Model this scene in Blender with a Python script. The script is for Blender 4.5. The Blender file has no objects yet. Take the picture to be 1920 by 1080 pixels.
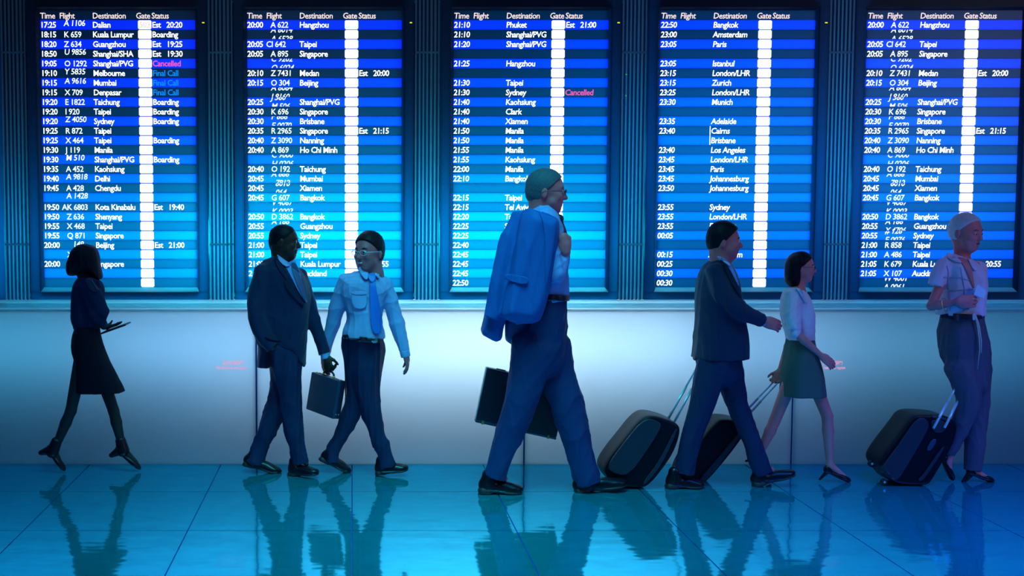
import bpy, bmesh, math
import numpy as np
from mathutils import Vector, Matrix

# ---------------------------------------------------------------- camera
F_PX, CU, CV, CAM_H = 2260.0, 660.0, 540.0, 1.75
TH = math.atan(155.0 / F_PX)
CT, ST = math.cos(TH), math.sin(TH)
sc = bpy.context.scene
col = sc.collection
cd = bpy.data.cameras.new('camera')
cam = bpy.data.objects.new('camera', cd)
col.objects.link(cam)
cam.location = (0, 0, CAM_H)
cam.rotation_euler = (math.pi / 2 - TH, 0, 0)
cd.sensor_width = 36
cd.lens = 36 * F_PX / 1920
cd.shift_x = (960 - CU) / 1920
sc.camera = cam
sc.view_settings.view_transform = 'Standard'
sc.view_settings.look = 'None'
sc.view_settings.gamma = 1
sc.view_settings.exposure = 0.0
sc.view_settings.use_curve_mapping = False
sc.cycles.max_bounces = 8
sc.cycles.transparent_max_bounces = 8

# ---------------------------------------------------------------- world and lamps
w = bpy.data.worlds.new('world')
sc.world = w
w.use_nodes = True
w.node_tree.nodes['Background'].inputs[0].default_value = (0.01, 0.06, 0.2, 1)
w.node_tree.nodes['Background'].inputs[1].default_value = 0.25

WALL = 8.057

def lamp(name, loc, target, size, power, color, size_y=None, spread=180, shape=None):
    ld = bpy.data.lights.new(name, 'AREA')
    ld.shape = shape or ('RECTANGLE' if size_y else 'DISK')
    ld.size = size
    if size_y:
        ld.size_y = size_y
    ld.energy = power
    ld.color = color
    ld.spread = math.radians(spread)
    o = bpy.data.objects.new(name, ld)
    o.location = loc
    d = Vector(target) - Vector(loc)
    o.rotation_euler = d.to_track_quat('-Z', 'Y').to_euler()
    col.objects.link(o)
    return o

# added unseen lamps that make the lower wall panels glow, brightest at the top
for (x, p, c) in [(-2.35, 2.9, (0.12, 0.58, 0.92)), (-1.1, 3.8, (0.30, 0.64, 1.0)), (-0.2, 5.6, (0.56, 0.78, 1.0)),
                  (0.75, 7.0, (0.70, 0.86, 1.0)), (1.7, 6.0, (0.58, 0.80, 1.0)), (2.7, 3.5, (0.32, 0.62, 0.95)), (3.6, 2.4, (0.16, 0.50, 0.80)), (4.7, 1.9, (0.06, 0.36, 0.66))]:
    lamp('panel_glow_fill', (x, WALL + 0.42, 0.82), (x, WALL, 0.82), 1.2, p * 0.82, c, size_y=0.1)
# added unseen strip lamps that put the cyan glow into the flight boards
for (x, z, L_, d, p, c) in [(-2.2, 1.50, 1.6, 0.50, 17, (0.0, 0.58, 1.0)), (0.25, 1.52, 3.0, 0.48, 72, (0.0, 0.68, 1.0)),
                            (2.0, 2.1, 1.4, 0.70, 8, (0.0, 0.42, 1.0)), (3.3, 1.85, 2.4, 0.75, 42, (0.0, 0.42, 1.0))]:
    lamp('board_glow_fill', (x, WALL + d, z), (x, WALL, z), L_, p, c, size_y=0.25)
# added unseen area lights overhead that tint the floor cyan and blue
lamp('floor_fill', (0.5, 5.6, 4.2), (0.5, 6.3, 0), 2.0, 64, (0.06, 0.84, 1.0), size_y=1.4, spread=80)
lamp('floor_fill', (-3.0, 5.6, 4.2), (-2.8, 6.2, 0), 2.0, 18, (0.02, 0.36, 1.0), size_y=1.4, spread=90)
lamp('floor_fill', (4.2, 5.0, 4.2), (3.9, 5.9, 0), 2.0, 60, (0.0, 0.14, 1.0), size_y=1.2, spread=60)
# added weak bluish fill from the camera side, no visible source
lamp('front_fill', (-1.0, 0.6, 3.6), (0.5, 7.6, 1.2), 3.0, 34, (0.42, 0.50, 1.0), size_y=1.6)
lamp('front_fill', (6.5, 3.6, 3.4), (3.9, 7.5, 1.2), 1.2, 36, (0.78, 0.72, 1.0), size_y=1.2)

# ---------------------------------------------------------------- projection helpers
def P(u, v, Y):
    """point on the vertical plane at depth Y seen at pixel u, v"""
    s = (CV - v) / F_PX
    t = Y / (CT + s * ST)
    return np.array([t * (u - CU) / F_PX, Y, CAM_H + t * (s * CT - ST)])

def floor_y(v):
    s = (CV - v) / F_PX
    t = CAM_H / (ST - s * CT)
    return t * (CT + s * ST)

# ---------------------------------------------------------------- materials
def mat(name, base, rough=0.6, metal=0.0, trans=0.0, tcol=None, emit=None, estr=0.0, spec=0.5, noise=0.0, nscale=20.0, bump=0.0, sheen=0.0, coat=0.0):
    m = bpy.data.materials.new(name)
    m.use_nodes = True
    if 'cloth' in name or 'hair' in name: spec = 0.12
    if 'skin' in name: spec = 0.3
    nt = m.node_tree
    b = nt.nodes['Principled BSDF']
    out = nt.nodes['Material Output']
    b.inputs['Base Color'].default_value = (*base, 1)
    b.inputs['Roughness'].default_value = rough
    b.inputs['Metallic'].default_value = metal
    b.inputs['Specular IOR Level'].default_value = spec
    b.inputs['Sheen Weight'].default_value = sheen
    b.inputs['Coat Weight'].default_value = coat
    if emit:
        b.inputs['Emission Color'].default_value = (*emit, 1)
        b.inputs['Emission Strength'].default_value = estr
    if noise or bump:
        tc = nt.nodes.new('ShaderNodeTexCoord')
        nz = nt.nodes.new('ShaderNodeTexNoise')
        nz.inputs['Scale'].default_value = nscale
        nz.inputs['Detail'].default_value = 5
        nt.links.new(tc.outputs['Object'], nz.inputs['Vector'])
        if noise:
            mx = nt.nodes.new('ShaderNodeMix')
            mx.data_type = 'RGBA'
            mx.inputs[6].default_value = (*[c * (1 - noise) for c in base], 1)
            mx.inputs[7].default_value = (*[min(1, c * (1 + noise)) for c in base], 1)
            nt.links.new(nz.outputs['Fac'], mx.inputs[0])
            nt.links.new(mx.outputs[2], b.inputs['Base Color'])
        if bump:
            bp = nt.nodes.new('ShaderNodeBump')
            bp.inputs['Strength'].default_value = bump
            bp.inputs['Distance'].default_value = 0.002
            nt.links.new(nz.outputs['Fac'], bp.inputs['Height'])
            nt.links.new(bp.outputs['Normal'], b.inputs['Normal'])
    if trans:
        tr = nt.nodes.new('ShaderNodeBsdfTranslucent')
        tr.inputs['Color'].default_value = (*(tcol or (1, 1, 1)), 1)
        ms = nt.nodes.new('ShaderNodeMixShader')
        ms.inputs[0].default_value = trans
        nt.links.new(b.outputs[0], ms.inputs[1])
        nt.links.new(tr.outputs[0], ms.inputs[2])
        nt.links.new(ms.outputs[0], out.inputs[0])
    return m

M = {}  # translucent wall and board parts take their glow from the added lamps behind
M['panel'] = mat('frosted_panel', (0.22, 0.32, 0.42), 0.45, trans=0.85, tcol=(0.85, 0.95, 1.0), noise=0.03, nscale=60)
M['seam'] = mat('seam_strip', (0.01, 0.04, 0.09), 0.5, trans=0.6, tcol=(0.01, 0.25, 0.55))
M['ledge'] = mat('ledge_translucent', (0.30, 0.50, 0.62), 0.4, trans=0.85, tcol=(0.85, 1.0, 1.0))
M['ledge_highlight'] = mat('ledge_highlight', (0.8, 0.9, 1.0), 0.3, trans=0.8, tcol=(1.0, 1.0, 1.0))  # whitened strips paint in the highlight along ledge and panel tops
M['frame'] = mat('board_frame', (0.02, 0.04, 0.08), 0.45, trans=0.75, tcol=(0.0, 0.34, 0.50))
M['lip'] = mat('board_lip', (0.3, 0.45, 0.55), 0.4, trans=0.6, tcol=(0.6, 1.0, 1.0))
M['slat'] = mat('grille_slat', (0.30, 0.42, 0.50), 0.4, trans=0.75, tcol=(0.50, 0.66, 0.70))
M['grille_back'] = mat('grille_backing', (0.01, 0.02, 0.035), 0.6, trans=0.8, tcol=(0.0, 0.18, 0.30))
M['row_blue'] = mat('blue_display_row', (0.0, 0.005, 0.03), 0.4, trans=0.5, tcol=(0.0, 0.85, 0.8), emit=(0.0, 0.006, 1.0), estr=1.3)
M['row_dark'] = mat('dark_display_row', (0.0, 0.003, 0.01), 0.4, trans=0.5, tcol=(0.0, 0.62, 0.80), emit=(0.0, 0.02, 0.25), estr=0.03)
M['white_glow'] = mat('white_lettering', (1, 1, 1), 0.5, emit=(0.92, 1.0, 1.0), estr=1.9)
M['head_glow'] = mat('header_lettering', (1, 0.85, 0.8), 0.5, emit=(1.0, 0.80, 0.72), estr=1.0)
M['flight_glow'] = mat('flight_lettering', (1, 1, 1), 0.5, emit=(0.85, 1.0, 0.92), estr=1.2)
M['pink_glow'] = mat('pink_lettering', (1, 0.2, 0.5), 0.5, emit=(1.0, 0.10, 0.42), estr=1.0)
M['blue_glow'] = mat('azure_lettering', (0.0, 0.3, 1), 0.5, emit=(0.0, 0.28, 0.95), estr=1.0)
M['gate'] = mat('white_gate_cell', (1, 1, 1), 0.5, emit=(1.0, 0.96, 0.98), estr=1.5)
M['gate_num'] = mat('faint_gate_number', (0.7, 0.45, 0.4), 0.5, emit=(0.75, 0.5, 0.45), estr=0.8)
M['red_print'] = mat('red_print', (0.9, 0.25, 0.35), 0.6, emit=(1.0, 0.36, 0.50), estr=0.75)  # print made to glow by emission, though it is no lamp
M['sensor'] = mat('sensor_cover', (0.04, 0.12, 0.2), 0.4, trans=0.75, tcol=(0.1, 0.7, 0.9))
M['led'] = mat('yellow_indicator', (0.8, 0.9, 0.0), 0.4, emit=(0.8, 0.95, 0.0), estr=1.2)
M['led_green'] = mat('green_indicator', (0.1, 0.9, 0.1), 0.4, emit=(0.1, 0.8, 0.1), estr=0.6)
M['dark_wall'] = mat('dark_wall_paint', (0.01, 0.015, 0.03), 0.8)
M['grout'] = mat('grout', (0.01, 0.05, 0.25), 0.6)
M['chamber'] = mat('light_box_dark', (0.02, 0.03, 0.04), 0.9)

# floor tile: teal stone with a polished coat
def tile_mat():
    m = mat('teal_floor_tile', (0.01, 0.36, 0.52), 0.07, metal=0.8)
    nt = m.node_tree
    b = nt.nodes['Principled BSDF']
    geo = nt.nodes.new('ShaderNodeNewGeometry')
    n1 = nt.nodes.new('ShaderNodeTexNoise')
    n1.inputs['Scale'].default_value = 14
    n1.inputs['Detail'].default_value = 8
    n1.inputs['Roughness'].default_value = 0.7
    mp = nt.nodes.new('ShaderNodeMapping')
    mp.inputs['Scale'].default_value = (0.5, 1, 1)
    nt.links.new(geo.outputs['Position'], mp.inputs[0])
    nt.links.new(mp.outputs[0], n1.inputs['Vector'])
    mx = nt.nodes.new('ShaderNodeMix')
    mx.data_type = 'RGBA'
    mx.inputs[6].default_value = (0.003, 0.34, 0.58, 1)
    mx.inputs[7].default_value = (0.012, 0.82, 1.0, 1)
    nt.links.new(n1.outputs['Fac'], mx.inputs[0])
    nt.links.new(mx.outputs[2], b.inputs['Base Color'])
    b.inputs['Specular Tint'].default_value = (0.35, 0.85, 1.0, 1)
    b.inputs['IOR'].default_value = 1.7
    n2 = nt.nodes.new('ShaderNodeTexNoise')
    n2.inputs['Scale'].default_value = 5
    n2.inputs['Detail'].default_value = 2
    nt.links.new(mp.outputs[0], n2.inputs['Vector'])
    bp = nt.nodes.new('ShaderNodeBump')
    bp.inputs['Strength'].default_value = 0.15
    bp.inputs['Distance'].default_value = 0.02
    nt.links.new(n2.outputs['Fac'], bp.inputs['Height'])
    nt.links.new(bp.outputs['Normal'], b.inputs['Normal'])
    return m
M['tile'] = tile_mat()

# cloth, skin and goods
M['skin_dark'] = mat('dark_skin', (0.035, 0.016, 0.012), 0.45)
M['skin'] = mat('tanned_skin', (0.50, 0.115, 0.14), 0.5)
M['skin_f'] = mat('fair_skin', (0.60, 0.165, 0.17), 0.5)
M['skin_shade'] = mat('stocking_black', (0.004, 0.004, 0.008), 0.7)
M['hair_black'] = mat('black_hair', (0.004, 0.005, 0.012), 0.5, noise=0.4, nscale=90, bump=0.5)
M['hair_brown'] = mat('dark_brown_hair', (0.014, 0.007, 0.012), 0.5, noise=0.4, nscale=90, bump=0.5)
M['hair_grey'] = mat('grey_hair', (0.055, 0.085, 0.12), 0.6, noise=0.4, nscale=90, bump=0.6)
M['hair_silver'] = mat('silver_hair', (0.50, 0.50, 0.56), 0.5, noise=0.25, nscale=70, bump=0.6)
M['suit_navy'] = mat('navy_suit_cloth', (0.005, 0.015, 0.055), 0.62, noise=0.2, nscale=200, bump=0.2, sheen=0.1)
M['suit_dark'] = mat('dark_suit_cloth', (0.006, 0.016, 0.045), 0.85, noise=0.2, nscale=200, bump=0.2)
M['trouser_navy'] = mat('navy_trouser_cloth', (0.008, 0.020, 0.065), 0.62, noise=0.2, nscale=200, bump=0.2)
M['jacket_blue'] = mat('blue_grey_jacket_cloth', (0.008, 0.080, 0.32), 0.62, noise=0.15, nscale=200, bump=0.2)
M['jacket_lining'] = mat('blue_lining', (0.006, 0.05, 0.22), 0.6)
M['trouser_blue'] = mat('blue_grey_trouser_cloth', (0.009, 0.032, 0.12), 0.62, noise=0.15, nscale=200, bump=0.2)
M['trouser_grey'] = mat('slate_trouser_cloth', (0.075, 0.072, 0.11), 0.62, noise=0.15, nscale=150, bump=0.3)
M['shirt_pale'] = mat('pale_blue_shirt_cloth', (0.28, 0.36, 0.66), 0.8)
M['shirt_blue'] = mat('blue_shirt_cloth', (0.14, 0.25, 0.58), 0.8)
M['shirt_white'] = mat('white_blouse_cloth', (0.60, 0.50, 0.62), 0.8)
M['stitch'] = mat('seam_stitch', (0.36, 0.36, 0.47), 0.8)
M['tie_blue'] = mat('blue_tie_silk', (0.02, 0.16, 0.62), 0.5)
M['tie_grey'] = mat('slate_tie_silk', (0.03, 0.08, 0.19), 0.5)
M['top_navy'] = mat('navy_top_cloth', (0.004, 0.014, 0.05), 0.8)
M['skirt_black'] = mat('black_skirt_cloth', (0.003, 0.004, 0.012), 0.8)
M['skirt_green'] = mat('olive_skirt_cloth', (0.06, 0.09, 0.09), 0.85)
M['belt'] = mat('black_belt_leather', (0.004, 0.006, 0.02), 0.4)
M['metal'] = mat('polished_metal', (0.55, 0.62, 0.70), 0.3, metal=0.35)
M['gold'] = mat('gold_metal', (0.85, 0.55, 0.22), 0.3, metal=0.9)
M['shoe'] = mat('black_shoe_leather', (0.003, 0.004, 0.010), 0.32, spec=0.3)
M['leather'] = mat('navy_case_leather', (0.012, 0.030, 0.075), 0.45, bump=0.3, nscale=150)
M['case_black'] = mat('black_case_leather', (0.003, 0.006, 0.022), 0.4)
M['case_shell'] = mat('black_case_shell', (0.002, 0.003, 0.008), 0.4, spec=0.18)
M['case_panel'] = mat('slate_case_panel', (0.014, 0.022, 0.038), 0.4, spec=0.3)
M['rubber'] = mat('black_rubber', (0.005, 0.006, 0.012), 0.6)
M['tablet'] = mat('black_tablet', (0.006, 0.008, 0.015), 0.3)
M['paper'] = mat('pale_folded_paper', (0.50, 0.64, 0.78), 0.7)
M['cord'] = mat('cream_cord', (0.5, 0.48, 0.42), 0.8)
M['lip'] = M['lip']
M['lips'] = mat('dark_lips', (0.16, 0.03, 0.05), 0.5)
M['eye_white'] = mat('eye_white', (0.45, 0.45, 0.5), 0.3)
M['iris'] = mat('iris', (0.01, 0.01, 0.02), 0.2)
M['teeth'] = mat('teeth', (0.55, 0.62, 0.75), 0.3)
M['lens'] = mat('spectacle_frame', (0.12, 0.2, 0.3), 0.3, metal=0.6)
M['lens_dark'] = mat('dark_spectacle_frame', (0.01, 0.015, 0.03), 0.3)

# ---------------------------------------------------------------- object helpers
def mesh_from(name, verts, faces, mats, smooth=False, mat_idx=None):
    me = bpy.data.meshes.new(name)
    verts = np.asarray(verts, dtype=np.float32)
    if isinstance(faces, np.ndarray):
        n, k = faces.shape
        me.vertices.add(len(verts))
        me.vertices.foreach_set('co', verts.ravel())
        me.loops.add(n * k)
        me.loops.foreach_set('vertex_index', faces.astype(np.int32).ravel())
        me.polygons.add(n)
        me.polygons.foreach_set('loop_start', np.arange(0, n * k, k, dtype=np.int32))
        me.update(calc_edges=True)
    else:
        me.from_pydata(verts.tolist(), [], faces)
    for m in (mats if isinstance(mats, (list, tuple)) else [mats]):
        me.materials.append(m)
    if smooth:
        me.polygons.foreach_set('use_smooth', np.ones(len(me.polygons), dtype=bool))
    if mat_idx is not None:
        me.polygons.foreach_set('material_index', np.asarray(mat_idx, dtype=np.int32))
    me.update()
    return me

def link(name, me, parent=None, loc=None):
    o = bpy.data.objects.new(name, me)
    col.objects.link(o)
    if parent is not None:
        o.parent = parent
    if loc is not None:
        o.location = loc
    return o

def thing(name, label, cat, loc, group=None, kind=None):
    o = bpy.data.objects.new(name, None)
    col.objects.link(o)
    o.location = loc
    o.empty_display_size = 0.1
    if label: o['label'] = label
    if cat: o['category'] = cat
    if group: o['group'] = group
    if kind: o['kind'] = kind
    return o

def box_geo(lo, hi):
    x0, y0, z0 = lo; x1, y1, z1 = hi
    v = [(x0, y0, z0), (x1, y0, z0), (x1, y1, z0), (x0, y1, z0), (x0, y0, z1), (x1, y0, z1), (x1, y1, z1), (x0, y1, z1)]
    f = [(0, 3, 2, 1), (4, 5, 6, 7), (0, 1, 5, 4), (1, 2, 6, 5), (2, 3, 7, 6), (3, 0, 4, 7)]
    return v, f

def boxes(name, lst, m, parent=None, off=(0, 0, 0), bevel=0.0):
    V, Fc = [], []
    for lo, hi in lst:
        v, f = box_geo(lo, hi)
        n = len(V)
        V += [(a - off[0], b - off[1], c - off[2]) for a, b, c in v]
        Fc += [tuple(i + n for i in q) for q in f]
    me = mesh_from(name, V, Fc, m)
    if bevel:
        bm = bmesh.new(); bm.from_mesh(me)
        bmesh.ops.bevel(bm, geom=bm.edges[:], offset=bevel, segments=1, affect='EDGES')
        bm.to_mesh(me); bm.free()
    return link(name, me, parent)

# ---------------------------------------------------------------- setting: floor
TS = 0.886
fl = boxes('floor', [((-8, -1.5, -0.10), (10, WALL + 1.4, -0.012))], M['grout'])
fl['kind'] = 'structure'
g = 0.0035
v, f = box_geo((-TS / 2 + g, -TS / 2 + g, -0.02), (TS / 2 - g, TS / 2 - g, 0.0))
tile_me = mesh_from('floor_tile', v, f, M['tile'])
for j in range(0, 10):
    for i in range(-8, 10):
        if j > 5 and (i < -5 or i > 7):
            continue
        yy = WALL - 0.03 + 0.14 - TS * (j + 0.5)
        link('floor_tile', tile_me, fl, (TS * (i + 0.5), yy, 0))

# ---------------------------------------------------------------- setting: back wall
Z_LOW, Z_LEDGE = 1.045, 1.119
bw = boxes('wall_light_box', [((-8, WALL + 1.4, -0.1), (10, WALL + 1.5, 5.2)), ((-8, WALL + 0.06, 1.119), (10, WALL + 1.4, 1.135)),
                         ((-8, WALL + 0.02, 3.10), (10, WALL + 0.12, 5.2)), ((-8, WALL + 0.02, 0), (-7.9, WALL + 1.4, 5.2)),
                         ((9.9, WALL + 0.02, 0), (10, WALL + 1.4, 5.2)), ((-8, WALL + 0.1, 3.45), (10, WALL + 1.4, 3.5))], M['chamber'])  # unseen box added behind the wall to contain and divide the backlights
bw['kind'] = 'structure'
ce = boxes('ceiling', [((-8, -1.5, 5.2), (10, WALL + 1.5, 5.3))], M['dark_wall'])
ce['kind'] = 'structure'

seam_x = [P(481, 780, WALL)[0] + 1.808 * k for k in range(-4, 6)]
xs_ = [-7.9] + seam_x + [9.9]
for i in range(len(xs_) - 1):
    boxes('wall_panel', [((xs_[i] + 0.006, WALL, 0.0), (xs_[i + 1] - 0.006, WALL + 0.012, Z_LOW - 0.006))], M['panel'], bw)
for x in seam_x:
    boxes('panel_seam', [((x - 0.007, WALL + 0.006, 0.0), (x + 0.007, WALL + 0.02, Z_LOW - 0.006))], M['seam'], bw)
boxes('panel_top_highlight', [((-7.9, WALL - 0.004, Z_LOW - 0.006), (9.9, WALL + 0.01, Z_LOW))], M['ledge_highlight'], bw)
tr = thing('trim_1', None, None, (0, WALL, Z_LOW), kind='structure')
boxes('lower_ledge_strip', [((-7.9, WALL - 0.010, Z_LOW), (9.9, WALL - 0.005, Z_LOW + 0.021))], M['ledge'], tr, (0, WALL, Z_LOW))
boxes('ledge_fascia', [((-7.9, WALL - 0.030, Z_LOW + 0.024), (9.9, WALL - 0.025, Z_LEDGE - 0.006))], M['ledge'], tr, (0, WALL, Z_LOW))
boxes('ledge_top_edge', [((-7.9, WALL - 0.032, Z_LEDGE - 0.006), (9.9, WALL + 0.05, Z_LEDGE))], M['ledge_highlight'], tr, (0, WALL, Z_LOW))
boxes('ledge_groove', [((-7.9, WALL + 0.0, Z_LOW + 0.02), (9.9, WALL + 0.02, Z_LOW + 0.026))], M['seam'], tr, (0, WALL, Z_LOW))

# ---------------------------------------------------------------- lettering
_glyph = {}
def glyphs(s, bold=0.010):
    """mesh data (verts in em units, faces, width) of a string"""
    key = (s, bold)
    if key in _glyph:
        return _glyph[key]
    c = bpy.data.curves.new('lettering', 'FONT')
    c.body = s
    c.size = 1.0
    c.space_character = 0.93
    c.offset = bold
    c.resolution_u = 2
    o = bpy.data.objects.new('lettering', c)
    me = o.to_mesh()
    vs = np.array([v.co[:2] for v in me.vertices]) if len(me.vertices) else np.zeros((0, 2))
    fs = [tuple(p.vertices) for p in me.polygons]
    o.to_mesh_clear()
    bpy.data.objects.remove(o)
    bpy.data.curves.remove(c)
    wd = vs[:, 0].max() if len(vs) else 0
    _glyph[key] = (vs, fs, wd)
    return _glyph[key]

_, _, W_KL = glyphs('Kuala Lumpur')
FS = 0.054
XS = 0.272 / (W_KL * FS)

class Letters:
    def __init__(self): self.V = []; self.F = []; self.MI = []; self.mats = []
    def add(self, s, x, z, y, m, size=FS, xs=XS, slant=0.0, clip=None, bold=0.010):
        vs, fs, wd = glyphs(s, bold)
        if not len(vs): return
        if m not in self.mats: self.mats.append(m)
        mi = self.mats.index(m)
        X = vs[:, 0] * size * xs + x + slant * vs[:, 1] * size
        Z = vs[:, 1] * size + z
        if clip:
            bm = bmesh.new()
            bv = [bm.verts.new((a, 0, b)) for a, b in zip(X, Z)]
            for q in fs:
                try: bm.faces.new([bv[i] for i in q])
                except Exception: pass
            for zc, nrm in ((clip[0], -1), (clip[1], 1)):
                bmesh.ops.bisect_plane(bm, geom=bm.verts[:] + bm.edges[:] + bm.faces[:], plane_co=(0, 0, zc), plane_no=(0, 0, nrm), clear_outer=True)
            bm.verts.index_update()
            pts = [(v.co.x, v.co.z) for v in bm.verts]
            fs = [tuple(v.index for v in q.verts) for q in bm.faces]
            bm.free()
            if not pts: return
            X = np.array([p[0] for p in pts]); Z = np.array([p[1] for p in pts])
        n = len(self.V)
        self.V += [(a, y, b) for a, b in zip(X, Z)]
        self.F += [tuple(i + n for i in q) for q in fs]
        self.MI += [mi] * len(fs)
    def build(self, name, parent, loc=None):
        if not self.V: return None
        o = link(name, mesh_from(name, self.V, self.F, self.mats, mat_idx=self.MI), parent, loc)
        o['kind'] = 'stuff'
        return o

# ---------------------------------------------------------------- flight boards
def R(*a): return a
B1 = [('17:25', R('A 1106', 'CA 100', .17), 'Dalian', 'Est', '20:20'), ('18:15', 'K 659', 'Kuala Lumpur', 'Boarding'), ('18:20', 'Z 634', 'Guangzhou', 'Est', '19:25'),
      ('18:50', R('U 9856', 'U 050', .2), 'Shanghai/SHA', 'Est', '19:30'), ('19:05', 'O 1292', 'Shanghai/PVG', 'Cancelled'), ('19:10', R('Y 5835', '', .17), 'Melbourne', 'Final Call'),
      ('19:15', R('A 9616', 'N 075', .2), 'Mumbai', 'Final Call'), ('19:15', 'X 709', 'Denpasar', 'Final Call'), ('19:20', 'E 1822', 'Taichung', 'Boarding'),
      ('19:20', 'I 920', 'Taipei', 'Boarding'), ('19:20', R('Z 4050', 'C 600', .2), 'Sydney', 'Boarding'), ('19:25', 'R 872', 'Taipei'), ('19:25', 'X 464', 'Taipei', 'Boarding'),
      ('19:30', 'J 119', 'Manila'), ('19:30', R('M 510', 'X 510', .2), 'Shanghai/PVG', 'Boarding'), ('19:35', 'A 452', 'Kaohsiung'), ('19:40', R('A 9818', 'N 077', .2), 'Delhi'),
      ('19:45', 'A 428', 'Chengdu'), ('', R('A 1428', 'V 0100', .2), ''), ('19:50', 'AK 6803', 'Kota Kinabalu', 'Est', '19:40'), ('19:50', 'Z 636', 'Shenyang'),
      ('19:55', 'X 468', 'Taipei'), ('19:55', 'Q 871', 'Singapore'), ('20:00', R('   148', '', .1), 'Beijing', 'Est', '21:00'), ('', 'X', ''), ('20:00', '', 'Singapore'), ('', '', ''), ('', '', '')]
B2 = [('20:00', 'A 622', 'Hangzhou'), ('', R('A 6014', 'A 6528', .5), ''), ('20:05', 'CI 642', 'Taipei'), ('20:05', 'A 895', 'Singapore'), ('', R('C 9202', 'O 6024', .5), ''),
      ('20:10', 'Z 7431', 'Medan', 'Est', '20:00'), ('20:15', 'O 304', 'Beijing'), ('', R('A 8084', 'J 8160', .5), ''), ('20:25', R('J 560', 'M 506', .5), 'Shanghai/PVG'),
      ('20:30', 'K 696', 'Singapore'), ('20:30', R('F 666', 'E 0070', .5), 'Brisbane'), ('20:35', 'R 2965', 'Singapore', 'Est', '21:15'), ('20:40', 'Z 3090', 'Nanning'),
      ('20:40', 'A 869', 'Ho Chi Minh'), ('', R('C 9000', 'H 0206', .5), ''), ('20:40', 'O 192', 'Taichung'), ('20:45', R('A 666', '  7812', .5), 'Mumbai'), ('20:45', R('  6010', '  064', .5), 'Xiamen'),
      ('20:45', 'G 607', 'Bangkok'), ('', R('V 4067', 'K 0003', .5), ''), ('20:50', 'D 3862', 'Bangkok'), ('20:55', R('A 166', 'Y 4706', .5), 'Guangzhou'), ('20:55', R('# 126', 'E 0076', .5), 'Sydney'),
      ('21:00', 'R 858', 'Taipei'), ('21:00', 'A 486', 'Taipei'), ('21:05', 'K 679', 'Kuala Lumpur', 'Est', '20:55'), ('21:05', 'X 107', 'Auckland'), ('', R('W 4001', 'A 0061', .5), '')]
B3 = [('21:10', '', 'Phuket', 'Est', '21:00'), ('21:10', '', 'Shanghai/PVG'), ('21:20', '', 'Shanghai/PVG'), ('', '', ''), ('21:25', '', 'Hangzhou'), ('', '', ''), ('21:30', '', 'Taipei'),
      ('21:30', '', 'Sydney', 'Cancelled'), ('21:40', '', 'Kaohsiung'), ('21:40', '', 'Clark'), ('21:40', '', 'Xiamen'), ('21:50', '', 'Manila'), ('21:50', '', 'Manila'), ('21:55', '', 'Manila'),
      ('21:55', '', 'Kaohsiung'), ('22:00', '', 'Manila'), ('22:10', '', 'Bangkok'), ('', '', ''), ('22:15', '', 'Taipei'), ('22:15', '', 'Tel Aviv'), ('22:20', '', 'Taipei'), ('22:25', '', 'Sydney'),
      ('22:25', '', ''), ('22:40', '', ''), ('22:45', '', ''), ('22:45', '', ''), ('22:45', '', ''), ('22:50', '', '')]
B4 = [('22:50', '', 'Bangkok'), ('23:00', '', 'Amsterdam'), ('23:05', '', 'Paris'), ('', '', ''), ('23:05', '', 'Istanbul'), ('23:15', '', 'London/LHR'), ('23:15', '', 'Zurich'),
      ('23:25', '', 'London/LHR'), ('23:30', '', 'Munich'), ('', '', ''), ('23:35', '', 'Adelaide'), ('23:40', '', 'Cairns'), ('', '', 'Brisbane'), ('23:40', '', 'Los Angeles'),
      ('23:45', '', 'London/LHR'), ('23:45', '', 'Paris'), ('23:45', '', 'Johannesburg'), ('23:50', '', 'Johannesburg'), ('', '', ''), ('23:55', '', 'Sydney'), ('23:55', '', 'London/LHR'),
      ('23:55', '', 'Frankfurt'), ('00:05', '', 'Rome'), ('', '', ''), ('00:15', '', 'Amsterdam'), ('00:25', '', 'Dubai'), ('00:30', '', ''), ('00:30', '', 'Abu Dhabi')]
B5 = list(B2)
ROW_T, ROW_B = 2.972, 1.202
RH = (ROW_T - ROW_B) / 28
row_me = {}
PITCH = 1.3655
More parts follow.
